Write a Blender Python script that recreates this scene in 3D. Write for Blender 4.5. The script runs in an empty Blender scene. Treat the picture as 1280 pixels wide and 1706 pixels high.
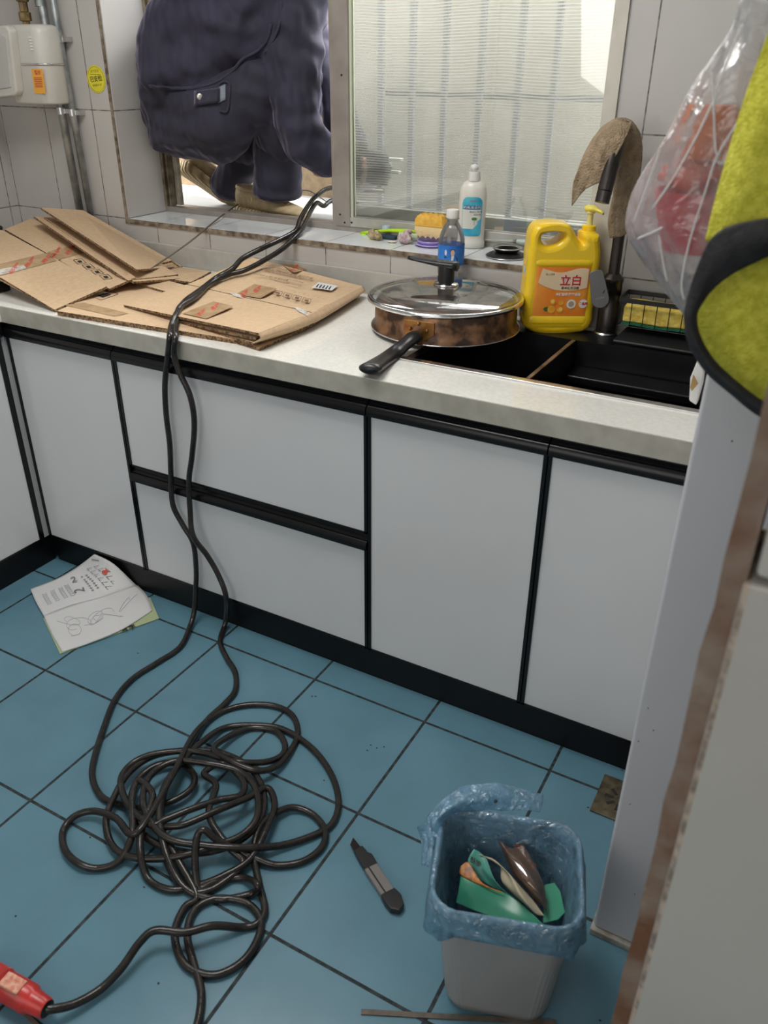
import bpy, bmesh, math, random
from math import sin, cos, pi, radians, sqrt
from mathutils import Vector as V, Matrix
import numpy as np
random.seed(7)
SC = bpy.context.scene
COL = SC.collection

# ---------------------------------------------------------------- camera
CP = V((1.79917, -1.37323, 1.32956)); YAW, PIT, ROL = -0.502501, -0.502284, 0.008281; FPX = 1368.03
cf = V((sin(YAW)*cos(PIT), cos(YAW)*cos(PIT), sin(PIT)))
_r = V((cos(YAW), -sin(YAW), 0)); _u = _r.cross(cf)
cr = _r*cos(ROL)+_u*sin(ROL); cu = -_r*sin(ROL)+_u*cos(ROL)
cam = bpy.data.cameras.new('camera'); camo = bpy.data.objects.new('camera', cam); COL.objects.link(camo)
camo.matrix_world = Matrix(((cr.x, cu.x, -cf.x, CP.x), (cr.y, cu.y, -cf.y, CP.y), (cr.z, cu.z, -cf.z, CP.z), (0, 0, 0, 1)))
cam.sensor_fit = 'HORIZONTAL'; cam.sensor_width = 36; cam.lens = 36*FPX/1280
cam.clip_start = 0.02
cam.dof.use_dof = True; cam.dof.focus_distance = 2.35; cam.dof.aperture_fstop = 10
SC.camera = camo

# ---------------------------------------------------------------- light
SC.view_settings.view_transform = 'Standard'; SC.view_settings.look = 'None'
SC.view_settings.exposure = 0.42; SC.view_settings.gamma = 1.0; SC.view_settings.use_curve_mapping = False
w = bpy.data.worlds.new('sky'); SC.world = w; w.use_nodes = True
bg = w.node_tree.nodes['Background']; bg.inputs[0].default_value = (0.95, 0.98, 1.0, 1); bg.inputs[1].default_value = 6.5
def lamp(name, typ, loc, to, energy, col=(1, 1, 1), size=1, sy=None):
    l = bpy.data.lights.new(name, typ); o = bpy.data.objects.new(name, l); COL.objects.link(o)
    o.location = loc; o.rotation_euler = (V(to)-V(loc)).to_track_quat('-Z', 'Y').to_euler()
    l.energy = energy; l.color = col
    if typ == 'AREA':
        l.size = size
        if sy: l.shape = 'RECTANGLE'; l.size_y = sy
    return o
sun = lamp('sun', 'SUN', (4, 0.5, 4), (3, 0.66, 3.2), 9.0, (1.0, 0.93, 0.80)); sun.data.angle = 0.02
sky_ = lamp('hazy_bright_sky', 'SUN', (1, 3, 4), (1-.45, 3-3, 4-2.55), 5.5, (1.0, 0.98, 0.95)); sky_.data.angle = 0.45
lamp('rear_fill_light', 'AREA', (1.0, -2.9, 1.75), (0.5, 0.3, 0.9), 14, (1.0, 0.97, 0.93), 2.2, 1.6)  # soft area fill added behind the camera to brighten the interior
lamp('overhead_fill_light', 'AREA', (0.7, -0.35, 2.27), (0.7, -0.35, 0), 15, (1.0, 0.98, 0.95), 0.7, 0.7)  # unseen overhead fill, added to brighten worktop and floor

# ---------------------------------------------------------------- helpers
def ray(p): return cf + cr*((p[0]-640)/FPX) - cu*((p[1]-853)/FPX)
def onz(px, py, z):
    d = ray((px, py)); return CP + d*((z-CP.z)/d.z)
def ony(px, py, y):
    d = ray((px, py)); return CP + d*((y-CP.y)/d.y)
def onx(px, py, x):
    d = ray((px, py)); return CP + d*((x-CP.x)/d.x)

class MB:
    def __init__(s): s.v = []; s.f = []
    def add(s, vs, fs):
        o = len(s.v); s.v += [V(v) for v in vs]; s.f += [tuple(i+o for i in f) for f in fs]; return s
    def box(s, a, b):
        x0, y0, z0 = a; x1, y1, z1 = b
        return s.add([(x0,y0,z0),(x1,y0,z0),(x1,y1,z0),(x0,y1,z0),(x0,y0,z1),(x1,y0,z1),(x1,y1,z1),(x0,y1,z1)],
                     [(0,3,2,1),(4,5,6,7),(0,1,5,4),(1,2,6,5),(2,3,7,6),(3,0,4,7)])
    def slab(s, pts, th, n=None):                       # polygon thickened by th below/along n
        pts = [V(p) for p in pts]
        if n is None:
            n = V((0, 0, 0))
            for i in range(len(pts)): n += (pts[i]-pts[0]).cross(pts[(i+1) % len(pts)]-pts[0])
            n.normalize()
            if n.z < 0: n = -n
        k = len(pts); low = [p-n*th for p in pts]
        return s.add(pts+low, [tuple(range(k)), tuple(range(2*k-1, k-1, -1))]+[(i, k+i, k+(i+1) % k, (i+1) % k) for i in range(k)])
    def tube(s, path, r, n=10, cap=True):
        path = [V(p) for p in path]; m = len(path)
        rs = r if isinstance(r, (list, tuple)) else [r]*m
        t0 = (path[1]-path[0]).normalized(); a = t0.orthogonal().normalized(); vs = []
        for i, p in enumerate(path):
            t = (path[min(i+1, m-1)]-path[max(i-1, 0)])
            if t.length < 1e-9: t = t0
            t = t.normalized(); a = (a-t*a.dot(t))
            a = a.normalized() if a.length > 1e-6 else t.orthogonal().normalized()
            b = t.cross(a)
            vs += [p+(a*cos(2*pi*k/n)+b*sin(2*pi*k/n))*rs[i] for k in range(n)]
        fs = [(i*n+k, i*n+(k+1) % n, (i+1)*n+(k+1) % n, (i+1)*n+k) for i in range(m-1) for k in range(n)]
        if cap: fs += [tuple(range(n-1, -1, -1)), tuple((m-1)*n+k for k in range(n))]
        return s.add(vs, fs)
    def lathe(s, prof, c=(0, 0, 0), n=32, M=None, cap=True):  # prof: (r,z)
        vs = []
        for r, z in prof:
            for k in range(n):
                p = V((r*cos(2*pi*k/n), r*sin(2*pi*k/n), z))
                if M: p = M @ p
                vs.append(p+V(c))
        m = len(prof)
        fs = [(i*n+k, i*n+(k+1) % n, (i+1)*n+(k+1) % n, (i+1)*n+k) for i in range(m-1) for k in range(n)]
        if cap: fs += [tuple(range(n-1, -1, -1)), tuple((m-1)*n+k for k in range(n))]
        return s.add(vs, fs)
    def loft(s, rings, cap=True, close=True):
        n = len(rings[0]); vs = [p for r in rings for p in r]; m = len(rings)
        kk = n if close else n-1
        fs = [(i*n+k, i*n+(k+1) % n, (i+1)*n+(k+1) % n, (i+1)*n+k) for i in range(m-1) for k in range(kk)]
        if cap and close: fs += [tuple(range(n-1, -1, -1)), tuple((m-1)*n+k for k in range(n))]
        return s.add(vs, fs)
    def grid(s, fn, nu, nv):
        vs = [fn(i/nu, j/nv) for j in range(nv+1) for i in range(nu+1)]
        fs = [(j*(nu+1)+i, j*(nu+1)+i+1, (j+1)*(nu+1)+i+1, (j+1)*(nu+1)+i) for j in range(nv) for i in range(nu)]
        return s.add(vs, fs)
    def sphere(s, c, r, n=16, m=10, M=None):
        sc = r if isinstance(r, (tuple, list)) else (r, r, r); vs = []
        for j in range(m+1):
            for k in range(n):
                th = pi*max(0.002, min(0.998, j/m)); p = V((sc[0]*sin(th)*cos(2*pi*k/n), sc[1]*sin(th)*sin(2*pi*k/n), -sc[2]*cos(th)))
                if M: p = M @ p
                vs.append(p+V(c))
        fs = [(i*n+k, i*n+(k+1) % n, (i+1)*n+(k+1) % n, (i+1)*n+k) for i in range(m) for k in range(n)]
        fs += [tuple(range(n-1, -1, -1)), tuple(m*n+k for k in range(n))]
        return s.add(vs, fs)
    def xf(s, M):
        s.v = [M @ v for v in s.v]; return s

def obj(name, mb, mat, parent=None, smooth=False, bevel=0, seg=2, sub=0, solid=0, auto=None):
    me = bpy.data.meshes.new(name); me.from_pydata([tuple(v) for v in mb.v], [], mb.f); me.validate(); me.update()
    bm = bmesh.new(); bm.from_mesh(me); bmesh.ops.recalc_face_normals(bm, faces=bm.faces); bm.to_mesh(me); bm.free()
    for m in (mat if isinstance(mat, (list, tuple)) else [mat]): me.materials.append(m)
    if smooth or bevel:
        for p in me.polygons: p.use_smooth = True
    o = bpy.data.objects.new(name, me); COL.objects.link(o)
    if parent:
        o.parent = parent
        o.matrix_parent_inverse = Matrix.Identity(4) if parent.get('_local') else parent_inv(parent)
    if solid:
        m = o.modifiers.new('t', 'SOLIDIFY'); m.thickness = solid; m.offset = 0
    if bevel:
        m = o.modifiers.new('b', 'BEVEL'); m.width = bevel; m.segments = seg; m.limit_method = 'ANGLE'; m.angle_limit = radians(35)
        m = o.modifiers.new('w', 'WEIGHTED_NORMAL')
    if sub:
        m = o.modifiers.new('s', 'SUBSURF'); m.levels = sub; m.render_levels = sub
    if smooth and not bevel and auto:
        m = o.modifiers.new('e', 'EDGE_SPLIT'); m.split_angle = radians(auto)
    return o
def parent_inv(p):
    M = Matrix.Translation(p.location) @ p.rotation_euler.to_matrix().to_4x4()
    return M.inverted()
def tag(o, label=None, cat=None, group=None, kind=None):
    if label: o['label'] = label
    if cat: o['category'] = cat
    if group: o['group'] = group
    if kind: o['kind'] = kind
    return o
def thing(name, label, cat, loc=(0, 0, 0), group=None, kind=None):
    o = bpy.data.objects.new(name, None); COL.objects.link(o); o.location = loc; o.empty_display_size = 0.05
    return tag(o, label, cat, group, kind)
def struct(name, mb, mat, parent=None, **k):
    o = obj(name, mb, mat, parent, **k)
    if not parent: o['kind'] = 'structure'
    return o
def cr_spline(P, n=8):
    P = [V(p) for p in P]; out = []
    for i in range(len(P)-1):
        a, b, c, d = P[max(i-1, 0)], P[i], P[i+1], P[min(i+2, len(P)-1)]
        for k in range(n):
            t = k/n; out.append(0.5*((2*b)+(c-a)*t+(2*a-5*b+4*c-d)*t*t+(3*b-a-3*c+d)*t**3))
    out.append(P[-1]); return out
def rrect(w, d, r, n=5, z=0, c=(0, 0)):
    pts = []
    for sx, sy, a0 in ((1, 1, 0), (-1, 1, 90), (-1, -1, 180), (1, -1, 270)):
        for k in range(n+1):
            a = radians(a0+90*k/n); pts.append(V((c[0]+sx*(w/2-r)+r*cos(a), c[1]+sy*(d/2-r)+r*sin(a), z)))
    return pts
def text_mesh(body, size, O, R, U, align='CENTER', bold=0.0):
    """flat lettering, origin O, right R, up U"""
    c = bpy.data.curves.new('t', 'FONT'); c.body = body; c.size = size; c.align_x = align; c.align_y = 'CENTER'; c.offset = bold; c.resolution_u = 2
    o = bpy.data.objects.new('t', c); COL.objects.link(o)
    dg = bpy.context.evaluated_depsgraph_get(); dg.update()
    me = o.evaluated_get(dg).to_mesh()
    R = V(R).normalized(); U = V(U).normalized(); mb = MB()
    mb.add([V(O)+R*v.co.x+U*v.co.y for v in me.vertices], [tuple(p.vertices) for p in me.polygons])
    o.evaluated_get(dg).to_mesh_clear(); bpy.data.objects.remove(o); bpy.data.curves.remove(c)
    return mb

# ---------------------------------------------------------------- materials
def nt(name):
    m = bpy.data.materials.new(name); m.use_nodes = True
    return m, m.node_tree.nodes, m.node_tree.links, m.node_tree.nodes['Principled BSDF']
def pm(name, col, rough=0.5, metal=0.0, var=0.0, vs=12.0, col2=None, bump=0.0, bs=80.0, spec=0.5, trans=0.0, alpha=1.0, emit=None, sss=0, coat=0, det=3.0, thr=None):
    m, N, L, b = nt(name)
    b.inputs['Base Color'].default_value = (*col, 1); b.inputs['Roughness'].default_value = rough
    b.inputs['Metallic'].default_value = metal; b.inputs['Specular IOR Level'].default_value = spec
    b.inputs['Transmission Weight'].default_value = trans; b.inputs['Alpha'].default_value = alpha
    b.inputs['Coat Weight'].default_value = coat
    tc = N.new('ShaderNodeTexCoord')
    nz = N.new('ShaderNodeTexNoise'); nz.inputs['Scale'].default_value = vs; nz.inputs['Detail'].default_value = det
    L.new(tc.outputs['Object'], nz.inputs['Vector'])
    if col2 is None: v = var if var else 0.04; col2 = tuple(max(0, c*(1-v)) for c in col)
    rp = N.new('ShaderNodeValToRGB'); lo, hi = thr if thr else (0.35, 0.65)
    rp.color_ramp.elements[0].position = lo; rp.color_ramp.elements[1].position = hi
    rp.color_ramp.elements[0].color = (*col2, 1); rp.color_ramp.elements[1].color = (*col, 1)
    L.new(nz.outputs['Fac'], rp.inputs[0]); L.new(rp.outputs[0], b.inputs['Base Color'])
    if bump:
        n2 = N.new('ShaderNodeTexNoise'); n2.inputs['Scale'].default_value = bs; n2.inputs['Detail'].default_value = 4
        L.new(tc.outputs['Object'], n2.inputs['Vector'])
        bp = N.new('ShaderNodeBump'); bp.inputs['Strength'].default_value = bump; bp.inputs['Distance'].default_value = 0.01
        L.new(n2.outputs['Fac'], bp.inputs['Height']); L.new(bp.outputs[0], b.inputs['Normal'])
    return m
def tile_mat(name, ax, org, bw, rh, mortar, tc1, tc2, gc, rough, bump=0.3, stain=0.0, mix=0.35, rvar=0.0):
    m, N, L, b = nt(name)
    tc = N.new('ShaderNodeTexCoord'); sp = N.new('ShaderNodeSeparateXYZ'); L.new(tc.outputs['Object'], sp.inputs[0])
    cb = N.new('ShaderNodeCombineXYZ')
    for i in (0, 1):
        a = N.new('ShaderNodeMath'); a.operation = 'SUBTRACT'; a.inputs[1].default_value = org[i]
        L.new(sp.outputs['XYZ'.index(ax[i])], a.inputs[0]); L.new(a.outputs[0], cb.inputs[i])
    br = N.new('ShaderNodeTexBrick'); br.offset = 0; br.squash = 1
    br.inputs['Scale'].default_value = 1; br.inputs['Brick Width'].default_value = bw; br.inputs['Row Height'].default_value = rh
    br.inputs['Mortar Size'].default_value = mortar; br.inputs['Mortar Smooth'].default_value = 0.2; br.inputs['Bias'].default_value = 0
    br.inputs['Color1'].default_value = (*tc1, 1); br.inputs['Color2'].default_value = (*tc2, 1)
    nzg = N.new('ShaderNodeTexNoise'); nzg.inputs['Scale'].default_value = 60; L.new(tc.outputs['Object'], nzg.inputs['Vector'])
    rg = N.new('ShaderNodeValToRGB'); rg.color_ramp.elements[0].position = .4; rg.color_ramp.elements[1].position = .62
    rg.color_ramp.elements[0].color = (*gc, 1); rg.color_ramp.elements[1].color = (*[min(1, g*2.2+.02) for g in gc], 1)
    L.new(nzg.outputs['Fac'], rg.inputs[0]); L.new(rg.outputs[0], br.inputs['Mortar'])
    L.new(cb.outputs[0], br.inputs['Vector'])
    nz = N.new('ShaderNodeTexNoise'); nz.inputs['Scale'].default_value = 7; nz.inputs['Detail'].default_value = 6; L.new(tc.outputs['Object'], nz.inputs['Vector'])
    mx = N.new('ShaderNodeMix'); mx.data_type = 'RGBA'; mx.blend_type = 'MULTIPLY'; mx.inputs[0].default_value = mix
    rp = N.new('ShaderNodeValToRGB'); rp.color_ramp.elements[0].position = .3; rp.color_ramp.elements[1].position = .7
    rp.color_ramp.elements[0].color = (.72, .72, .72, 1)
    L.new(nz.outputs['Fac'], rp.inputs[0]); L.new(br.outputs['Color'], mx.inputs[6]); L.new(rp.outputs[0], mx.inputs[7])
    L.new(mx.outputs[2], b.inputs['Base Color'])
    rr = N.new('ShaderNodeMath'); rr.operation = 'MULTIPLY_ADD'; L.new(br.outputs['Fac'], rr.inputs[0]); rr.inputs[1].default_value = .5; rr.inputs[2].default_value = rough
    L.new(rr.outputs[0], b.inputs['Roughness'])
    bp = N.new('ShaderNodeBump'); bp.invert = True; bp.inputs['Strength'].default_value = bump; bp.inputs['Distance'].default_value = 0.002
    L.new(br.outputs['Fac'], bp.inputs['Height'])
    n3 = N.new('ShaderNodeTexNoise'); n3.inputs['Scale'].default_value = 14; L.new(tc.outputs['Object'], n3.inputs['Vector'])
    b2 = N.new('ShaderNodeBump'); b2.inputs['Strength'].default_value = .05+rvar; b2.inputs['Distance'].default_value = 0.01
    L.new(n3.outputs['Fac'], b2.inputs['Height']); L.new(bp.outputs[0], b2.inputs['Normal']); L.new(b2.outputs[0], b.inputs['Normal'])
    return m

M = {}
M['floor'] = tile_mat('blue_floor_tile', 'XY', (0, -0.0812), .3, .3, .0035, (.116, .252, .325), (.126, .265, .34), (.008, .014, .016), .27, .6, mix=.45)
WT1, WT2 = (.52, .50, .475), (.505, .485, .46)
M['wall_y'] = tile_mat('white_wall_tile', 'XZ', (.742, .896), .2025, .3, .0018, WT1, WT2, (.12, .11, .10), .22, .4, mix=.2)
M['wall_x'] = tile_mat('white_wall_tile_side', 'YZ', (.544, .896), .2025, .3, .0018, WT1, WT2, (.12, .11, .10), .22, .4, mix=.2)
M['sill'] = tile_mat('glossy_sill_tile', 'XY', (.742, 0.2), .2025, .6, .0018, (.80, .84, .86), (.78, .82, .84), (.12, .11, .10), .10, .4, mix=.2)
M['grime'] = pm('grimy_grout', (.32, .26, .19), .9, col2=(.10, .07, .045), vs=45, bump=.6, bs=90)
M['plaster'] = pm('ceiling_paint', (.8, .79, .77), .8, var=.05)
M['white_gloss'] = pm('white_acrylic_panel', (.73, .73, .735), .14, var=.03, vs=3, spec=.5)
M['black_gloss'] = pm('black_aluminium', (.006, .006, .007), .24, var=.3, vs=30, spec=.35)
M['black_kick'] = pm('black_kick_panel', (.006, .006, .007), .4, var=.3, vs=8, spec=.3)
M['quartz'] = pm('pale_quartz', (.80, .79, .74), .09, col2=(.72, .71, .66), vs=140, det=8, thr=(.3, .62))
M['chrome'] = pm('brushed_steel', (.72, .71, .70), .25, 1.0, var=.15, vs=40)
M['polished'] = pm('polished_steel', (.8, .8, .8), .12, 1.0, var=.05)
M['galv'] = pm('galvanised_steel', (.50, .53, .54), .42, .8, col2=(.26, .29, .30), vs=26, det=6)
M['brass'] = pm('old_brass', (.42, .30, .13), .4, 1.0, col2=(.20, .15, .09), vs=60)
M['alu'] = pm('brown_grey_aluminium', (.37, .335, .30), .45, .35, col2=(.29, .26, .23), vs=14)
M['alu_light'] = pm('pale_aluminium', (.56, .545, .50), .42, .35, col2=(.42, .40, .36), vs=14)
M['alu_dark'] = pm('dirty_window_track', (.30, .25, .17), .6, .2, col2=(.12, .09, .055), vs=30)
M['cream'] = pm('cream_enamel', (.60, .58, .53), .35, var=.06)
M['rubber'] = pm('black_rubber_cable', (.026, .022, .019), .27, col2=(.014, .012, .010), vs=30, bump=.1, bs=60)
M['red'] = pm('red_plastic', (.62, .035, .03), .3, col2=(.40, .03, .025), vs=30)
M['blk'] = pm('black_plastic', (.015, .015, .016), .35, var=.2)
M['blk_matte'] = pm('black_matte', (.012, .012, .013), .6, var=.2)
M['ink'] = pm('printed_black_ink', (.02, .018, .016), .7)
M['white'] = pm('white_plastic', (.78, .77, .74), .35, var=.05)
M['paper'] = pm('white_paper', (.66, .66, .66), .8, var=.05, vs=8)
M['yellow'] = pm('yellow_plastic', (.93, .62, .02), .25, var=.03, sss=.1)
M['lemon'] = pm('lemon_plastic', (.85, .72, .10), .3)
M['glass'] = None
def glassmat(name, tint=(1, 1, 1), refl=.12, alpha_t=.9, rough=.02, dif=None, dfac=0.0, crinkle=0):
    m, N, L, b = nt(name); N.remove(b); out = N['Material Output']
    tr = N.new('ShaderNodeBsdfTransparent'); tr.inputs[0].default_value = (*tint, 1)
    gl = N.new('ShaderNodeBsdfGlossy'); gl.inputs['Roughness'].default_value = rough
    lw = N.new('ShaderNodeFresnel'); lw.inputs[0].default_value = 1.45
    ma = N.new('ShaderNodeMath'); ma.operation = 'MULTIPLY_ADD'; ma.inputs[1].default_value = .85; ma.inputs[2].default_value = refl; ma.use_clamp = True
    L.new(lw.outputs[0], ma.inputs[0])
    mx = N.new('ShaderNodeMixShader'); L.new(ma.outputs[0], mx.inputs[0]); L.new(tr.outputs[0], mx.inputs[1]); L.new(gl.outputs[0], mx.inputs[2])
    last = mx
    if crinkle:
        tcc = N.new('ShaderNodeTexCoord'); nc = N.new('ShaderNodeTexNoise'); nc.inputs['Scale'].default_value = crinkle; nc.inputs['Detail'].default_value = 3; nc.inputs['Distortion'].default_value = 1.2; L.new(tcc.outputs['Object'], nc.inputs['Vector'])
        bc_ = N.new('ShaderNodeBump'); bc_.inputs['Strength'].default_value = .9; bc_.inputs['Distance'].default_value = .012; L.new(nc.outputs['Fac'], bc_.inputs['Height']); L.new(bc_.outputs[0], gl.inputs['Normal']); L.new(bc_.outputs[0], lw.inputs['Normal'])
    if dif:
        d = N.new('ShaderNodeBsdfDiffuse'); d.inputs[0].default_value = (*dif, 1); t = N.new('ShaderNodeBsdfTranslucent'); t.inputs[0].default_value = (*dif, 1)
        a = N.new('ShaderNodeMixShader'); a.inputs[0].default_value = .6; L.new(d.outputs[0], a.inputs[1]); L.new(t.outputs[0], a.inputs[2])
        tc = N.new('ShaderNodeTexCoord'); nz = N.new('ShaderNodeTexNoise'); nz.inputs['Scale'].default_value = 22; nz.inputs['Detail'].default_value = 5; nz.inputs['Distortion'].default_value = 1.5
        L.new(tc.outputs['Object'], nz.inputs['Vector'])
        rg = N.new('ShaderNodeMapRange'); rg.inputs[1].default_value = .35; rg.inputs[2].default_value = .7; rg.inputs[3].default_value = dfac*.6; rg.inputs[4].default_value = min(1, dfac*1.5)
        L.new(nz.outputs['Fac'], rg.inputs[0])
        m2 = N.new('ShaderNodeMixShader'); L.new(rg.outputs[0], m2.inputs[0]); L.new(mx.outputs[0], m2.inputs[1]); L.new(a.outputs[0], m2.inputs[2]); last = m2
    L.new(last.outputs[0], out.inputs[0]); return m
M['glass'] = glassmat('clear_glass')
M['lidglass'] = glassmat('lid_glass', (.93, .96, .96), .30, rough=.03, dif=(.5, .52, .52), dfac=.10)
M['pet'] = glassmat('clear_bottle_plastic', (.97, .98, .99), .03, rough=.06, dif=(.85, .88, .9), dfac=.10)
M['bagfilm'] = glassmat('cloudy_bag_film', (.96, .96, .96), .04, rough=.14, dif=(.95, .95, .95), dfac=.22, crinkle=18)
M['liner'] = glassmat('blue_bag_film', (.66, .87, .97), .14, rough=.12, dif=(.48, .76, .95), dfac=.30, crinkle=60)
M['clearwrap'] = glassmat('clear_wrapper', (.9, .85, .8), .12, rough=.08, dif=(.5, .3, .2), dfac=.18)
M['tape'] = glassmat('brown_parcel_tape', (.82, .62, .42), .10, rough=.15, dif=(.5, .34, .18), dfac=.35)
M['card'] = pm('kraft_cardboard', (.60, .43, .27), .85, col2=(.54, .38, .23), vs=90, det=6, bump=.05)
M['card_edge'] = pm('corrugated_edge', (.34, .21, .11), .9, col2=(.08, .045, .022), vs=180, thr=(.44, .56))
M['print_red'] = pm('red_print', (.62, .10, .06), .7)
M['outground'] = pm('pale_terrace_tile', (.27, .27, .26), .8, var=.1, vs=8)
M['tan'] = pm('tan_rendered_wall', (.27, .195, .115), .9, col2=(.20, .14, .085), vs=38, det=8, bump=.3, bs=50)
M['palewall'] = pm('pale_sheet_fence', (.36, .35, .30), .8, col2=(.29, .28, .235), vs=6)
# ---------------------------------------------------------------- room shell
ZC1_ = .7756
YW, ZS, XL = .575, .896, -.6823
XJ0, XJ1 = -.19, 1.262
struct('floor', MB().box((-.70, -3.2, -.05), (2.8, .8, 0)), M['floor'])
wb = MB().box((-.85, YW, -.05), (XJ0, .80, 2.3)).box((XJ1, YW, -.05), (2.8, .80, 2.3))
wb.box((XJ0, YW, -.05), (XJ1, .80, .884)).box((XJ0, YW, 2.15), (XJ1, .80, 2.3))
struct('wall_back', wb, M['wall_y'])
struct('wall_left', MB().box((-.85, -3.2, -.05), (XL, YW, 2.3)), M['wall_x'])
struct('wall_east', MB().box((2.8, -3.2, -.05), (2.9, .8, 2.3)), M['plaster'])
struct('wall_rear', MB().box((-.85, -3.3, -.05), (2.9, -3.2, 2.3)), M['plaster'])
struct('ceiling', MB().box((-.85, -3.3, 2.3), (2.95, .8, 2.36)), M['plaster'])
struct('trim_1', MB().box((XJ0, YW+.004, .884), (XJ1, .757, ZS)), M['sill'])          # tiled window sill
e = struct('trim_2', MB().box((XJ0-.004, YW-.003, .882), (XJ1+.01, YW+.0035, ZS-.001)), M['grime'])
e = struct('trim_3', MB().box((XJ0-.004, YW-.002, ZS), (XJ0+.003, YW+.003, 2.1)), M['grime'])
struct('trim_4', MB().box((XJ0+.001, YW+.004, ZS+.001), (XJ0+.007, .745, 2.1)), M['wall_x'])    # tiled reveal
struct('trim_5', MB().box((XJ1-.004, YW-.006, ZS-.02), (XJ1+.026, YW+.01, 2.1)), pm('cream_corner_strip', (.66, .62, .54), .5, var=.12, vs=20))
struct('trim_7', MB().box((XJ1+.002, YW-.008, ZC1_+.0), (XJ1+.070, YW-.0005, 1.07)), bpy.data.materials['cream_corner_strip'], bevel=.002)
# near doorway wall with a chipped tile edge
DY, DX = -.85, 1.7735
M['door_tile'] = tile_mat('doorway_tile', 'XZ', (DX+.018-.6, 1.0265-.9), .6, .9, .0022, (.56, .53, .49), (.55, .52, .48), (.25, .20, .16), .25, .4, mix=.15)
struct('wall_right', MB().box((DX+.015, DY, 0), (2.8, DY+.09, 1.023)).box((DX+.021, DY, 1.029), (2.8, DY+.09, 2.3)), M['door_tile'], bevel=.004)
random.seed(3)
gm = MB()
ring = []
for i in range(61):
    z = i*2.3/60; a = random.uniform(-.0015, .0015)
    ring.append([V((DX+a, DY+.002, z)), V((DX+.017, DY+.004, z)), V((DX+.017, DY+.085, z)), V((DX+a, DY+.088, z))])
gm.loft(ring)
M['adhesive'] = pm('chipped_brown_tile_edge', (.33, .27, .22), .85, col2=(.19, .085, .045), vs=16, det=7, bump=.5, bs=60)
struct('trim_6', gm, M['adhesive'])

# ---------------------------------------------------------------- window
win = bpy.data.objects.new('window_1', None); COL.objects.link(win); win.location = (.5, .78, ZS); win['kind'] = 'structure'
y0, y1 = .745, .835
fr = MB().box((XJ0, y0, ZS-.002), (XJ1, y0+.028, ZS+.016)).box((XJ0, y0+.034, ZS-.002), (XJ1, y1, ZS+.010)).box((XJ0, y0+.028, ZS-.002), (XJ1, y0+.034, ZS+.002))
fr.box((XJ0, y0, 2.08), (XJ1, y1, 2.15))
obj('track', fr, M['alu'], win, bevel=.0015)
lf = MB().box((XJ0+.001, y0-.002, ZS+.016), (XJ0+.016, .775, 2.1)).box((XJ0+.021, y0+.004, ZS+.016), (XJ0+.028, .775, 2.1)).box((XJ0+.016, y0+.012, ZS+.016), (XJ0+.021, .775, 2.1))
obj('side_frame', lf, M['alu_dark'], win, bevel=.002)
obj('side_channel', MB().box((XJ0+.016, y0+.034, ZS+.016), (XJ0+.042, y0+.05, 2.1)), pm('weathered_cream_frame', (.50, .46, .37), .6, col2=(.27, .22, .14), vs=26), win, bevel=.002)
sx0, sx1 = .455, .517
st = MB().box((sx0, y0+.002, ZS+.014), (sx0+.012, y0+.030, 2.1)).box((sx0+.0135, y0-.004, ZS+.014), (sx1, y0+.026, 2.1))
obj('sash_stile', st, M['alu'], win, bevel=.0015)
obj('sash_rail', MB().box((sx1, y0-.003, ZS+.014), (XJ1, y0+.026, ZS+.040)), M['alu_light'], win, bevel=.002)
sc_ = MB()
for (sx, sz) in ((sx0+.030, ZS+.045), (sx0+.045, ZS+.024), (sx1+.006, ZS+.026), (sx0+.042, ZS+.40)):
    sc_.lathe([(.0001, 0), (.0028, 0), (.0028, .0015), (.0001, .0018)], (sx, y0-.0035, sz), 10, Matrix.Rotation(pi/2, 3, 'X'))
obj('frame_screw', sc_, M['blk_matte'], win)
obj('glazing_bead', MB().box((sx1, y0+.004, ZS+.04), (sx1+.006, y0+.022, 2.1)), pm('pale_green_seal', (.62, .66, .50), .5), win)
obj('right_stile', MB().box((1.214, y0-.003, ZS+.04), (XJ1, y0+.026, 2.1)), M['alu_light'], win, bevel=.002)
obj('pane', MB().box((sx1+.006, y0+.010, ZS+.04), (1.214, y0+.014, 2.1)), M['glass'], win)
# insect screen behind the pane
ys = .798
obj('screen_frame', MB().box((sx0+.02, ys, ZS+.012), (XJ1, ys+.018, ZS+.066)).box((sx0+.02, ys, ZS+.066), (sx1-.032, ys+.018, 2.1)).box((1.196, ys, ZS+.066), (XJ1, ys+.018, 2.1)),
    pm('screen_frame_grey_green', (.48, .49, .42), .5, var=.1), win, bevel=.003)
m, N, L, b = nt('insect_mesh'); N.remove(b); out = N['Material Output']
tc = N.new('ShaderNodeTexCoord'); mp = N.new('ShaderNodeMapping'); L.new(tc.outputs['Object'], mp.inputs[0])
nz = N.new('ShaderNodeTexNoise'); nz.inputs['Scale'].default_value = 3.0; nz.inputs['Detail'].default_value = 2; L.new(tc.outputs['Object'], nz.inputs['Vector'])
sp = N.new('ShaderNodeSeparateXYZ'); L.new(tc.outputs['Object'], sp.inputs[0])
ad = N.new('ShaderNodeMath'); ad.operation = 'MULTIPLY_ADD'; ad.inputs[1].default_value = .030; L.new(nz.outputs['Fac'], ad.inputs[0]); L.new(sp.outputs['Z'], ad.inputs[2])
fq = N.new('ShaderNodeMath'); fq.operation = 'MULTIPLY'; fq.inputs[1].default_value = 2*pi/.0068; L.new(ad.outputs[0], fq.inputs[0])
sn = N.new('ShaderNodeMath'); sn.operation = 'SINE'; L.new(fq.outputs[0], sn.inputs[0])
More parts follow.
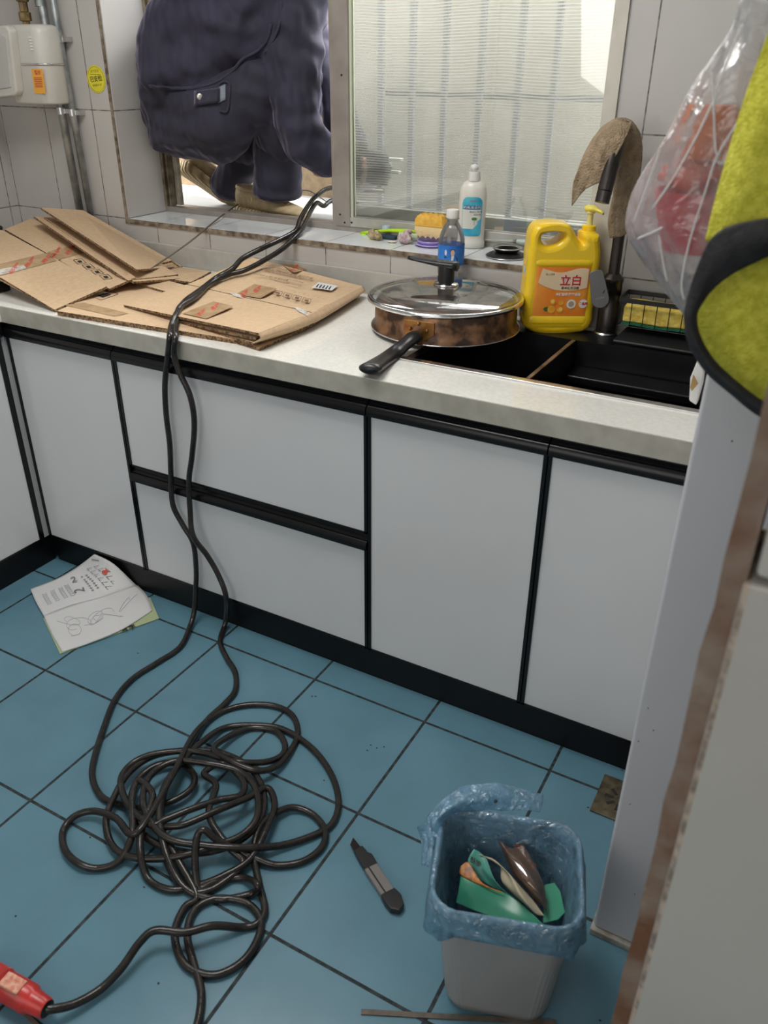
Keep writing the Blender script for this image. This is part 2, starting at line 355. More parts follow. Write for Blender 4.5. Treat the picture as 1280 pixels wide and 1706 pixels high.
mr = N.new('ShaderNodeMapRange'); mr.inputs[1].default_value = -1; mr.inputs[2].default_value = 1; mr.inputs[3].default_value = .22; mr.inputs[4].default_value = .95; L.new(sn.outputs[0], mr.inputs[0])
df = N.new('ShaderNodeBsdfDiffuse'); df.inputs[0].default_value = (.24, .24, .22, 1)
tl = N.new('ShaderNodeBsdfTranslucent'); tl.inputs[0].default_value = (.30, .30, .26, 1)
tr = N.new('ShaderNodeBsdfTransparent')
a = N.new('ShaderNodeMixShader'); a.inputs[0].default_value = .72; L.new(df.outputs[0], a.inputs[1]); L.new(tl.outputs[0], a.inputs[2])
x = N.new('ShaderNodeMixShader'); L.new(mr.outputs[0], x.inputs[0]); L.new(tr.outputs[0], x.inputs[1]); L.new(a.outputs[0], x.inputs[2]); L.new(x.outputs[0], out.inputs[0])
M['mesh'] = m
def meshfn(u, v):
    xx = sx1-.032+u*(1.196-sx1+.032); zz = ZS+.066+v*(2.1-ZS-.066)
    return V((xx, ys+.009+.004*sin(9*xx+3*zz), zz))
obj('screen_mesh', MB().grid(meshfn, 30, 30), M['mesh'], win, smooth=True)

# ---------------------------------------------------------------- outdoors
ZG = .872
struct('terrace', MB().box((-4, .835, ZG-.06), (5, 1.42, ZG)).box((-4, .80, ZG-.06), (5, .835, ZG-.01)), M['outground'])
struct('boundary_wall', MB().box((-5, 1.42, ZG-.1), (.03, 1.52, 1.74)), M['tan'])
struct('sheet_fence', MB().box((.03, 1.42, ZG-.1), (5, 1.47, 1.74)), M['palewall'])
gr = thing('security_grille', 'painted vertical security bars standing outside behind the insect screen', 'security bars', (.8, 1.05, ZG))
for px in (635, 686, 739, 797, 860, 918):
    p = ony(px, 200, 1.33)
    obj('bar', MB().box((p.x-.009, 1.322, ZG), (p.x+.009, 1.338, 1.74)), pm('grey_bar_paint', (.10, .11, .13), .7), gr)
zb = ony(700, 157, 1.345).z
obj('cross_bar', MB().box((.30, 1.339, zb-.009), (1.4, 1.351, zb+.009)), pm('grey_cross_bar', (.12, .13, .14), .7), gr)

# ---------------------------------------------------------------- cabinets
ZK, ZT, ZC0, ZC1 = .0914, .694, .7338, .7756
carc = pm('carcass_board', (.45, .46, .48), .6)
def cabinet(name, label, x0, x1, split=False, low=False, left=False):
    t = thing(name, label, 'cabinet', (x0, 0, 0), 'black framed white base cabinets along the back wall')
    obj('body', MB().box((x0+.001, .004, ZK), (x1-.001, .56, .52 if low else ZC0-.002)), carc, t)
    obj('toe_kick', MB().box((x0, 0, 0), (x1, .012, ZK-.002)), M['black_kick'], t)
    if split: rows = ((ZK, .371, .409), (.411, ZT, ZC0))
    else: rows = ((ZK, ZT, ZC0),)
    for a, b_, c_ in rows:
        d = obj('drawer' if split else 'door', MB().box((x0+.007, -.013, a+.003), (x1-.007, .003, b_)), M['white_gloss'], t, bevel=.0008)
        fmb = MB().box((x0+.0012, -.0155, a), (x0+.0085, .003, b_)).box((x1-.0085, -.0155, a), (x1-.0012, .003, b_)).box((x0+.001, -.0155, a), (x1-.001, .003, a+.004))
        obj('edge_frame', fmb, M['black_gloss'], d)
        n = 10; pr = [(.003, c_-.001), (-.004, c_-.001), (-.006, c_-.010), (-.012, c_-.016)]
        h = c_-b_
        for k in range(n+1):
            an = pi*.5-k*pi/n*.5; pr.append((-.012-.011*cos(an), b_+.004+(h-.021)*sin(an) if sin(an) > 0 else b_))
        pr += [(-.023, b_), (.003, b_)]
        rings = [[V((xx, p[0], p[1])) for p in pr] for xx in (x0+.0015, x1-.0015)]
        obj('handle_rail', MB().loft(rings), M['black_gloss'], d, smooth=True, auto=30)
    return t
cabinet('base_cabinet', 'narrow white cabinet door in the left corner, between the left run and the drawers', -.077, .3034)
cabinet('drawer_cabinet', 'wide white cabinet with two stacked drawers under the hanging cables', .3034, 1.0116, split=True)
cabinet('base_cabinet', 'white cabinet door under the pan and left sink bowl, right of the drawers', 1.0116, 1.3988, low=True)
cabinet('base_cabinet', 'white cabinet door under the right sink bowl, beside the tall white fridge', 1.3988, 1.684, low=True)
t = thing('base_cabinet', 'white cabinet of the left run, cut off by the left edge of the photo', 'cabinet', (-.09, -.5, 0))
obj('body', MB().box((XL+.004, -1.4, ZK), (-.094, -.012, ZC0-.002)), carc, t)
obj('toe_kick', MB().box((-.105, -1.4, 0), (-.09, -.001, ZK-.002)), M['black_kick'], t)
d = obj('door', MB().box((-.092, -.70, ZK+.003), (-.078, -.050, ZT)), M['white_gloss'], t)
obj('edge_frame', MB().box((-.092, -.050, ZK), (-.0755, -.034, ZT)).box((-.092, -.70, ZK), (-.0755, -.06, ZK+.004)), M['black_gloss'], d)
obj('handle_rail', MB().box((-.092, -1.4, ZT), (-.068, -.026, ZC0-.001)), M['black_gloss'], d, bevel=.006)
obj('filler_strip', MB().box((-.092, -.032, ZK), (-.080, -.014, ZT)), pm('grey_filler', (.42, .43, .44), .3), t)
# worktop
SXa, SXb, SYa, SYb = 1.022, 1.66, .115, .525
wt = thing('worktop', 'pale speckled quartz worktop running over all the base cabinets', 'countertop', (.5, .3, ZC0))
mb = MB().box((-.072, -.0205, ZC0), (1.684, SYa, ZC1)).box((-.072, SYa, ZC0), (SXa, YW-.001, ZC1)).box((SXa, SYb, ZC0), (1.684, YW-.001, ZC1)).box((SXb, SYa, ZC0), (1.684, SYb, ZC1))
mb.box((XL+.001, -1.45, ZC0), (-.072, YW-.001, ZC1))
obj('slab', mb, M['quartz'], wt)
obj('front_edge', MB().box((-.0725, -.0215, ZC0-.001), (1.684, -.0203, ZC1-.0015)), pm('darker_slab_edge', (.50, .475, .41), .35, col2=(.42, .395, .33), vs=30), wt)  # front face of the slab, coloured darker than its top
obj('upstand', MB().box((XL+.001, YW-.013, ZC1), (1.684, YW-.001, .836)), pm('shaded_upstand_stone', (.47, .45, .41), .3, var=.1, vs=40), wt, bevel=.002)  # same stone as the slab, its shade put into a darker colour

# ---------------------------------------------------------------- sink
sk = thing('sink', 'black double-bowl kitchen sink let into the worktop', 'sink', (1.34, .3, ZC1))
sm_ = pm('black_nano_sink', (.008, .008, .010), .30, var=.4, vs=20, spec=.35)
mb = MB(); z = ZC1+.001
def bowl(mb, x0, x1, ya, yb, d):
    r0 = [V((x, y, z)) for x, y in ((x0, ya), (x1, ya), (x1, yb), (x0, yb))]
    r1 = [V((x, y, z-d)) for x, y in ((x0+.008, ya+.006), (x1-.008, ya+.006), (x1-.008, yb-.008), (x0+.008, yb-.008))]
    mb.loft([r0, r1], cap=False); mb.add(r1, [(0, 1, 2, 3)])
bowl(mb, SXa+.018, 1.290, .125, .435, .19); bowl(mb, 1.302, SXb-.012, .125, .435, .19)
mb.box((SXa, .435, z-.012), (SXb, SYb, z)).box((SXa, SYa, z-.012), (SXa+.018, .435, z)).box((SXb-.012, SYa, z-.012), (SXb, .435, z)).box((1.290, .125, z-.012), (1.302, .435, z-.003))
obj('basin', mb, sm_, sk)
obj('ledge', MB().box((1.310, .352, z-.075), (SXb-.02, .428, z-.055)), sm_, sk, bevel=.004)
obj('front_trim', MB().box((SXa-.004, SYa-.006, z-.002), (SXb, .127, z+.003)), M['chrome'], sk, bevel=.001)
obj('bowl_divider', MB().box((1.2915, .125, z-.006), (1.3005, .43, z+.0015)), pm('worn_bronze_strip', (.36, .27, .19), .35, .7, col2=(.12, .08, .05), vs=25), sk, bevel=.001)
for xx in (1.16, 1.47):
    obj('drain_strainer', MB().lathe([(.0005, z-.184), (.035, z-.184), (.04, z-.188)], (xx, .27, 0)), M['chrome'], sk, smooth=True)
st = ony(969, 651, .155)
tag(obj('wooden_stick', MB().tube([(1.400, .150, z-.187), (1.398, .140, z-.03)], .003, 6), pm('pale_wood', (.62, .42, .22), .7)), 'short pale wooden stick standing up in the right sink bowl', 'stick')
# drainer board at the back right of the sink
tag(obj('drainer_board', MB().slab([(1.378, .450, z+.001+.008), (1.655, .450, z+.009), (1.655, .565, z+.018+.01), (1.392, .565, z+.028)], .008), pm('black_drainer', (.014, .014, .016), .42), bevel=.003), 'black sloping plastic drainer board behind the right sink bowl, under the wire basket', 'drainer')
bk = thing('wire_basket', 'black wire basket holding a yellow sponge at the back of the sink', 'basket', (1.47, .52, z+.03))
bx0, bx1, by0, by1, bz0, bz1 = 1.372, 1.60, .475, .560, z+.034, z+.098
def band(mb, x0, x1, ya, yb, z0, z1, th=.002):
    mb.box((x0, ya, z0), (x1, ya+th, z1)).box((x0, yb-th, z0), (x1, yb, z1)).box((x0, ya, z0), (x0+th, yb, z1)).box((x1-th, ya, z0), (x1, yb, z1))
mb = MB(); band(mb, bx0, bx1, by0, by1, bz1-.010, bz1)
obj('rim', mb, M['blk'], bk)
mb = MB()
for k in range(9):
    xx = bx0+.004+k*(bx1-bx0-.008)/8
    mb.tube([(xx, by0+.001, bz1-.004), (xx, by0+.006, bz0+.004), (xx, by0+.010, bz0), (xx, by1-.010, bz0), (xx, by1-.006, bz0+.004), (xx, by1-.001, bz1-.004)], .0011, 6)
for k in range(5):
    yy = by0+.01+k*(by1-by0-.02)/4
    mb.tube([(bx0+.001, yy, bz1-.004), (bx0+.005, yy, bz0), (bx1-.005, yy, bz0), (bx1-.001, yy, bz1-.004)], .0011, 6)
obj('wires', mb, M['blk'], bk)
sg = thing('sponge', 'thick yellow sponge with a green scouring face lying in the black wire basket', 'sponge', (1.45, .515, bz0+.01))
rings = []
for k in range(13):
    u = k/12; xx = 1.384+u*.150; wv = .0010*sin(u*9)
    rings.append([V((xx, .488, bz0+.008+wv)), V((xx, .545, bz0+.008+wv)), V((xx, .545, bz0+.050+wv)), V((xx, .488, bz0+.044+wv))])
obj('foam', MB().loft(rings), pm('yellow_foam', (.88, .70, .16), .9, col2=(.72, .50, .08), vs=60, bump=.4, bs=150), sg, bevel=.004)
obj('scouring_pad', MB().loft([[V((p.x, r[0].y, r[0].z-.006+.0)), V((p.x, r[1].y, r[1].z-.006)), r[1]+V((0, 0, -.0005)), r[0]+V((0, 0, -.0005))] for r in rings for p in (r[0],)]), pm('green_scourer', (.02, .16, .08), .95, bump=.5, bs=300), sg)
# ---------------------------------------------------------------- soft-surface helpers
def patch(rows, nu=24, nv=24, ripple=0.0, rf=9.0, seed=0, nrm=(0, -1, 0)):
    """smooth sheet through rows of 3D points"""
    rows = [cr_spline(r, max(2, nu//(len(r)-1))) for r in rows]
    n = min(len(r) for r in rows); cols = [cr_spline([r[i] for r in rows], max(2, nv//(len(rows)-1))) for i in range(n)]
    m = len(cols[0]); mb = MB(); vs = []
    random.seed(seed); ph = [random.uniform(0, 6.28) for _ in range(4)]; nn = V(nrm).normalized()
    for j in range(m):
        for i in range(n):
            u, v = i/(n-1), j/(m-1)
            d = ripple*(sin(rf*u+2.2*v+ph[0])*.6+sin(rf*1.9*u-3*v+ph[1])*.3+sin(5*v+3*u+ph[2])*.3)
            vs.append(cols[i][j]+nn*d)
    mb.add(vs, [(j*n+i, j*n+i+1, (j+1)*n+i+1, (j+1)*n+i) for j in range(m-1) for i in range(n-1)])
    return mb
def P(px, py, y): return ony(px, py, y)
def wrap(mb, c, r, phi, dz=0):
    c = V(c); out = []
    for v in mb.v:
        a = phi+v.x/r; out.append(V((c.x+r*sin(a), c.y-r*cos(a), c.z+v.z+dz)))
    mb.v = out; return mb
def arc_patch(c, r, phi, w_, z0, z1, n=14):
    c = V(c); vs = []
    for k in range(n+1):
        a = phi+(-w_/2+w_*k/n)/r
        for z in (z0, z1): vs.append(V((c.x+r*sin(a), c.y-r*cos(a), c.z+z)))
    return MB().add(vs, [(2*k, 2*k+2, 2*k+3, 2*k+1) for k in range(n)])

# ---------------------------------------------------------------- frying pan and lid
pc = V((1.0035, .3665, .786))
fp = thing('frying_pan', 'scorched copper-brown pan turned upside down with black handle, beside the sink', 'frying pan', pc)
prof = [(.0005, .070), (.145, .070), (.158, .066), (.164, .055), (.1655, .03), (.166, .012), (.1715, .003), (.1735, 0.0), (.170, .0005), (.162, .010), (.160, .03), (.155, .06), (.0005, .064)]
M['copper'] = pm('scorched_copper', (.36, .19, .10), .34, .45, col2=(.07, .038, .024), vs=26, det=12, thr=(.40, .58))
obj('pan_body', MB().lathe([(r, h) for r, h in prof], pc, 72, cap=False), M['copper'], fp, smooth=True, auto=50)
obj('rim_edge', MB().tube([pc+V((.1738*cos(a), .1738*sin(a), .001)) for a in [2*pi*k/72 for k in range(73)]], .0018, 8, cap=False), M['polished'], fp, smooth=True)
ha = math.atan2(-.155, .012)
hd = V((cos(ha), sin(ha), 0)); hs = V((-hd.y, hd.x, 0))
br_c = pc+hd*.167
mb = MB(); pts = []
for sx, z in ((-.036, .050), (.036, .050), (.036, .022), (.013, .008), (-.013, .008), (-.036, .022)):
    a = ha+sx/.168; q = pc+V((cos(a)*.1685, sin(a)*.1685, z)); pts.append(q)
mb.slab(pts, .004, hd)
M['bracket'] = pm('heat_stained_bracket', (.50, .27, .07), .35, .8, col2=(.28, .09, .04), vs=40)
bb = obj('handle_bracket', mb, M['bracket'], fp, bevel=.001)
for sx, z in ((-.020, .032), (.020, .032), (0, .046)):
    a = ha+sx/.168; obj('rivet', MB().sphere(pc+V((cos(a)*.1695, sin(a)*.1695, z)), .0045, 10, 6), M['bracket'], bb, smooth=True)
h0 = br_c+V((0, 0, .016)); h1 = ony(688, 566, h0.y-.035); h2 = ony(652, 592, h0.y-.085); h3 = onz(614, 616, ZC1+.022)
hp = cr_spline([h0, h1+V((0, 0, .004)), h2, h3], 10)
obj('handle_ferrule', MB().tube([h0+V((0, 0, -.002)), h0*.5+h1*.5], [.009, .010], 10), M['bracket'], fp, smooth=True)
mb = MB(); rings = []
for i, p in enumerate(hp[6:]):
    u = i/(len(hp)-7); t = (hp[min(i+7, len(hp)-1)]-hp[i+5]).normalized(); s = t.cross(V((0, 0, 1))).normalized(); n_ = s.cross(t)
    wd = .0155+.0095*u+(.002*sin(u*6)); hh = .0125-.001*u
    if i == len(hp)-7: wd *= .72; hh *= .6
    rings.append([p+s*(wd*cos(2*pi*k/16))+n_*(hh*sin(2*pi*k/16)) for k in range(16)])
hdl = obj('handle', MB().loft(rings), M['blk'], fp, smooth=True)
pe = rings[-3]; ce = sum(pe, V())/16; te = (hp[-1]-hp[-4]).normalized(); se = te.cross(V((0, 0, 1))).normalized(); ne = se.cross(te)
hole = [ce-te*.004+te*(.012*cos(a))+se*(.007*sin(a))+ne*(.0095) for a in [2*pi*k/16 for k in range(16)]]
obj('hanging_hole', MB().slab(hole, .001, ne), M['ink'], hdl)

lc = V((1.0105, .345, .858))
pl = thing('pan_lid', 'round glass lid with steel rim and black flat-topped knob resting on the upturned pan', 'lid', lc)
R_ = .1775
dome = [(.018, .026)]+[(R_*.985*sin(a), .003+.024*cos(a)**1.2) for a in [radians(8+k*7.4) for k in range(12)]]
obj('glass_dome', MB().lathe(dome, lc, 72, cap=False), M['lidglass'], pl, smooth=True)
obj('steel_rim', MB().lathe([(R_-.010, .004), (R_-.004, .006), (R_+.001, .003), (R_+.001, -.003), (R_-.005, -.005), (R_-.012, -.001), (R_-.010, .004)], lc, 72, cap=False), M['polished'], pl, smooth=True)
obj('knob_collar', MB().lathe([(.0005, .024), (.027, .025), (.029, .028), (.027, .031), (.0005, .033)], lc, 32), M['polished'], pl, smooth=True)
kc = lc+V((0, 0, .030))
obj('knob_stem', MB().lathe([(.016, 0), (.0185, .006), (.0185, .034), (.017, .044), (.0005, .045)], kc, 24), M['blk'], pl, smooth=True, auto=40)
ks = ony(737, 433, lc.y); ke = ony(672, 428, lc.y)
kd = V((-1, -.10, 0)).normalized(); kw = V((kd.y, -kd.x, 0)); rings = []
for k in range(13):
    u = k/12; c = kc+kd*(-.026+.118*u)+V((0, 0, .043+.004*u))
    wd = .019*sqrt(max(.02, 1-(2*u-.75)**2*.5)) if u < .97 else .008; top = .0065; bot = .012*(1-u)**1.3+.002
    rings.append([c+kw*(wd*cos(2*pi*j/14))+V((0, 0, (top if sin(2*pi*j/14) > 0 else bot)*sin(2*pi*j/14))) for j in range(14)])
obj('knob_top', MB().loft(rings), M['blk'], pl, smooth=True)

# ---------------------------------------------------------------- water bottle
bc = ony(755, 352, .538); bc.z = ZC1+.0005; HB = ony(755, 350, .538).z-ZC1
wb_ = thing('water_bottle', 'small clear plastic water bottle with blue label behind the pan lid', 'bottle', bc)
k = HB/.235
pr = [(.0005, .004), (.026, .0), (.031, .006), (.0315, .03), (.0295, .04), (.0315, .05), (.0315, .075), (.0300, .082), (.0318, .09), (.0325, .10), (.0325, .160), (.0318, .170), (.027, .186), (.0195, .200), (.0135, .209), (.0128, .214), (.0165, .215), (.0165, .217), (.0125, .218), (.0125, .228)]
obj('bottle_body', MB().lathe([(r, h*k) for r, h in pr], bc, 36, cap=False), M['pet'], wb_, smooth=True)
obj('cap', MB().lathe([(.0005, .217), (.0155, .217), (.0158, .219), (.0155, .234), (.0145, .236), (.0005, .236)], (bc.x, bc.y, bc.z-.236*(1-k)), 28), M['white'], wb_, smooth=True, auto=35)
M['bluelabel'] = pm('blue_label', (.02, .13, .55), .35, col2=(.03, .25, .72), vs=25)
phi = math.atan2(CP.x-bc.x, bc.y-CP.y)
lb = obj('label', arc_patch(bc, .0330, 0, .2072, .110*k, .158*k, 48), M['bluelabel'], wb_, smooth=True)
# man printed on the label: plain generic figure
def flat(pts): return MB().add([V((x, 0, z)) for x, z in pts], [tuple(range(len(pts)))])
suit = pm('printed_dark_suit', (.015, .025, .10), .5); skin_ = pm('printed_skin', (.72, .45, .34), .5); shirt = pm('printed_shirt', (.75, .75, .75), .5)
Cx = .003
def pr_on(name, pts, mt, r): obj(name, wrap(flat(pts), bc, r, phi, .016), mt, lb)
pr_on('printed_jacket', [(Cx-.014, .099*k), (Cx+.016, .099*k), (Cx+.014, .112*k), (Cx+.007, .119*k), (Cx-.006, .119*k), (Cx-.012, .114*k), (Cx-.019, .120*k), (Cx-.020, .113*k)], suit, .0332)
pr_on('printed_shirt', [(Cx-.003, .100*k), (Cx+.001, .100*k), (Cx+.005, .119*k), (Cx-.002, .119*k)], shirt, .0333)
pr_on('printed_face', [(Cx+.001+.0052*cos(a), .126*k+.0075*sin(a)) for a in [2*pi*j/14 for j in range(14)]], skin_, .0334)
pr_on('printed_hair', [(Cx+.001+.0058*cos(a), .129*k+.0062*sin(a)) for a in [pi*j/10 for j in range(11)]], pm('printed_hair', (.02, .015, .012), .6), .0335)
pr_on('printed_hand', [(Cx-.0165+.003*cos(a), .126*k+.007*sin(a)) for a in [2*pi*j/10 for j in range(10)]], shirt, .0333)

# ---------------------------------------------------------------- white dishwashing liquid bottle on the sill
dc = onz(790, 408, ZS); dc.y = .715; q = ony(784, 408, .715); dc = V((q.x, .715, ZS+.001))
Hd = ony(774, 273, .715).z-ZS
db = thing('detergent_bottle', 'tall white squeeze bottle with blue leaf-printed label standing on the window sill', 'bottle', dc)
ft = Matrix.Rotation(.38, 3, 'Z')
def el(w_, d_, z, c=dc, n=36, M_=ft): return [c+M_ @ V((w_*cos(2*pi*k/n), d_*sin(2*pi*k/n), z)) for k in range(n)]
s = Hd/.255
rings = [el(.036*a_, .024*a_, z*s) for a_, z in ((.94, 0), (1.02, .003), (1.02, .018), (.97, .022), (.95, .028), (.97, .05), (.985, .10), (.99, .15), (.98, .172), (.93, .184), (.82, .194), (.65, .202), (.45, .207), (.38, .210))]
obj('bottle_body', MB().loft(rings), pm('cream_white_plastic', (.74, .72, .65), .3, var=.03), db, smooth=True)
obj('collar', MB().lathe([(.016, .206*s), (.0165, .210*s), (.0142, .232*s), (.012, .233*s)], dc, 26), M['white'], db, smooth=True, auto=35)
obj('push_cap', MB().lathe([(.008, .232*s), (.0075, .238*s), (.0105, .241*s), (.0112, .247*s), (.008, .253*s), (.0005, .256*s)], dc, 24), M['white'], db, smooth=True)
def front(w_, d_, a, z): return dc+ft @ V((w_*sin(a), -d_*cos(a), z))
def epatch(poly, off=.0006):
    """poly in (x metres across front, z) projected on the bottle front"""
    vs = [];
    for x, z in poly:
        a = math.asin(max(-.97, min(.97, x/.0355))); vs.append(front(.0355*.995+off, .0238+off, a, z*s))
    return vs
def rows_patch(prof_, n=12, off=.0006):  # prof_: list of (z,xl,xr)
    mb = MB(); vs = []
    for z, xl, xr in prof_: vs += epatch([(xl+(xr-xl)*k/n, z) for k in range(n+1)], off)
    m_ = len(prof_); mb.add(vs, [(j*(n+1)+k, j*(n+1)+k+1, (j+1)*(n+1)+k+1, (j+1)*(n+1)+k) for j in range(m_-1) for k in range(n)])
    return mb
M['cyan'] = pm('cyan_label', (.02, .33, .52), .4, col2=(.10, .48, .60), vs=30)
L_ = obj('label', rows_patch([(.040, -.020, .020), (.043, -.023, .023), (.05, -.0245, .0245), (.14, -.0255, .0255), (.150, -.024, .024), (.157, -.019, .019), (.160, -.013, .013)]), M['cyan'], db, smooth=True)
obj('label_field', rows_patch([(.062, -.023, .004), (.075, -.0235, .013), (.095, -.024, .0225), (.122, -.024, .023)], off=.0009), pm('label_cream', (.68, .69, .62), .5), L_, smooth=True)
obj('label_banner', rows_patch([(.122, -.021, .021), (.134, -.021, .021)], off=.0012), pm('label_dark_blue', (.02, .12, .25), .5), L_)
def etext(name, txt, size, x, z, mt, par, off=.0016):
    t_ = text_mesh(txt, size, (x, 0, z), (1, 0, 0), (0, 0, 1), bold=.0)
    mb = MB(); mb.v = epatch([(v.x, v.z/1.0) for v in t_.v], off); mb.f = t_.f; obj(name, mb, mt, par)
M['wink'] = pm('printed_white', (.8, .8, .76), .6)
etext('lettering', '奶瓶清洁剂', .0088, 0, .128, M['wink'], L_)
etext('lettering', '婴幼儿专用', .0062, .009, .1145, M['ink'], L_)
etext('lettering', '去奶渍', .006, .013, .106, M['ink'], L_)
etext('lettering', '优洁', .007, .001, .148, M['print_red'], L_)
obj('leaf_print', rows_patch([(.089, .002, .012), (.094, -.001, .014), (.098, .003, .010)], n=4, off=.0012), pm('leaf_green', (.08, .22, .06), .6), L_)
obj('leaf_stem_print', rows_patch([(.074, .006, .0075), (.089, .006, .0075)], n=2, off=.0012), pm('leaf_stem', (.5, .42, .3), .6), L_)

# ---------------------------------------------------------------- yellow washing-up jug with pump
jc = V((1.224, .498, ZC1+.0015)); JR = Matrix.Rotation(.52, 4, 'Z')
jug = thing('detergent_jug', 'yellow handled washing-up liquid jug with orange label and pump behind the sink', 'jug', jc)
JM = Matrix.Translation(jc) @ JR
def jx(cx, cy): return ((cx-(95+.1*(1250-cy)))*.000176-.079, (1510-cy)*.000166)
out_ = [jx(*p) for p in ((240, 1510), (800, 1508), (900, 1480), (985, 1370), (1005, 1200), (1050, 800), (1082, 550), (1088, 430), (1075, 300), (1068, 200), (1060, 190), (880, 190), (868, 210), (862, 290), (850, 300), (830, 290), (720, 110), (685, 68), (640, 55), (360, 55), (280, 85), (220, 170), (190, 330), (165, 480), (160, 560), (125, 900), (98, 1200), (100, 1330), (150, 1440))]
hole_ = [jx(*p) for p in ((350, 190), (400, 165), (600, 165), (622, 190), (612, 230), (560, 285), (480, 320), (400, 330), (350, 300), (332, 250))]
cu_ = bpy.data.curves.new('jug', 'CURVE'); cu_.dimensions = '2D'; cu_.fill_mode = 'BOTH'; cu_.extrude = .026; cu_.bevel_depth = .015; cu_.bevel_resolution = 4; cu_.offset = -.0145
for pts in (out_, hole_):
    sp_ = cu_.splines.new('BEZIER'); sp_.bezier_points.add(len(pts)-1); sp_.use_cyclic_u = True
    for bp_, p in zip(sp_.bezier_points, pts): bp_.co = (p[0], p[1], 0); bp_.handle_left_type = bp_.handle_right_type = 'AUTO'
    sp_.resolution_u = 5
o_ = bpy.data.objects.new('t', cu_); COL.objects.link(o_); dg = bpy.context.evaluated_depsgraph_get(); dg.update()
me_ = o_.evaluated_get(dg).to_mesh(); mb = MB()
mb.add([JM @ V((v.co.x, -v.co.z, v.co.y)) for v in me_.vertices], [tuple(p.vertices) for p in me_.polygons])
o_.evaluated_get(dg).to_mesh_clear(); bpy.data.objects.remove(o_)
obj('jug_body', mb, M['yellow'], jug, smooth=True, auto=40)
def jr(w_, d_, z, dx=0): return [JM @ p for p in rrect(w_, d_, .026, 6, z, (dx, 0))]
z0l, z1l = jx(0, 1265)[1], jx(0, 590)[1]
obj('shoulder_ridge', MB().loft([jr(.157, .083, z1l+.014, .001), jr(.1605, .086, z1l+.010, .001), jr(.1605, .086, z1l+.002, .001), jr(.158, .084, z1l, .001)]), M['yellow'], jug, smooth=True, auto=50)
obj('foot_ridge', MB().loft([jr(.158, .084, z0l, 0), jr(.1615, .087, z0l-.003, 0), jr(.1600, .086, z0l-.016, 0), jr(.157, .083, z0l-.017, 0), jr(.155, .083, z0l-.026, 0), jr(.130, .065, .002, 0)]), M['yellow'], jug, smooth=True, auto=50)
M['orange'] = pm('orange_label', (.86, .22, .02), .38, col2=(.93, .36, .05), vs=14)
lab = obj('label', MB().loft([jr(.1585, .0848, z0l+.001, 0), jr(.1590, .0850, z1l-.001, .001)], cap=False), M['orange'], jug, smooth=True, auto=50)
yf_ = -.0427
def jflat(pts, off=0): return MB().add([JM @ V((x, yf_-.0003-off, z)) for x, z in pts], [tuple(range(len(pts)))])
M['lcream'] = pm('label_pale_orange', (.86, .66, .42), .5)
top = [jx(cx, 640+30*cos(cx/90)) for cx in range(1000, 330, -60)]
bot = [jx(cx, 915-((cx-620)/380)**2*75 if cx > 620 else 915-((620-cx)/370)**2*120) for cx in range(260, 1010, 50)]
lim = .0545
obj('label_swoosh', jflat([(max(-lim, min(lim+.003, x)), z) for x, z in bot+top], .0001), M['lcream'], lab)
JRt = JR @ V((1, 0, 0)); JU = V((0, 0, 1))
def jtext(body, cx, cy, size, mt, off=.0008, bold=0, align='CENTER'):
    x, z = jx(cx, cy); obj('lettering', text_mesh(body, size, JM @ V((x, yf_-off, z)), JRt, JU, align, bold), mt, lab)
M['lred'] = pm('label_red', (.62, .01, .01), .45)
jtext('立白', 700, 785, .0250, M['wink'], .0006, .0014); jtext('立白', 700, 785, .0250, M['lred'], .0009, .0006)
jtext('新金桔洗洁精', 690, 880, .0067, M['ink'], .0008, .0001)
jtext('金桔精华·强效去油', 665, 965, .0068, M['wink'], .0009, .0003)
jtext('安心洗碗', 435, 695, .0050, M['ink'])
jtext('食品用', 862, 1090, .0068, M['lred'], .0012, .0003)
def disc(cx, cy, r, mt, off, par=lab, n=24, rz=None):
    x, z = jx(cx, cy); return obj('printed_disc', jflat([(x+r*cos(2*pi*k/n), z+(rz or r)*sin(2*pi*k/n)) for k in range(n)], off), mt, par)
M['fruit'] = pm('printed_kumquat', (.95, .50, .04), .5, col2=(.85, .36, .02), vs=80)
M['fruit2'] = pm('printed_kumquat_light', (.98, .66, .15), .5)
disc(385, 1165, .0075, pm('printed_leaf', (.05, .16, .02), .6), .0003, rz=.005)
for cx, cy, r in ((470, 1060, .0068), (445, 1170, .0088), (560, 1170, .0072), (570, 1080, .0055)): disc(cx, cy, r, M['fruit'], .0005)
disc(465, 1058, .0042, M['fruit2'], .0007); disc(565, 1170, .0042, M['fruit2'], .0007)
disc(705, 1095, .0105, M['wink'], .0005); disc(705, 1095, .0066, pm('label_grey', (.42, .34, .25), .6), .0007); disc(860, 1090, .0100, M['wink'], .0005)
# side strip
sl = -.0799
def jside(a, b, z0, z1, mt, off=.0003):
    return obj('side_panel', MB().add([JM @ V((sl-off, a, z0)), JM @ V((sl-off, b, z0)), JM @ V((sl-off, b, z1)), JM @ V((sl-off, a, z1))], [(0, 1, 2, 3)]), mt, lab)
jside(-.014, .014, z0l+.004, z1l-.032, pm('brown_print_strip', (.45, .16, .03), .5, col2=(.75, .5, .25), vs=160))
jside(-.014, .014, z1l-.030, z1l-.008, pm('white_print_strip', (.7, .72, .68), .5, col2=(.3, .4, .5), vs=90))
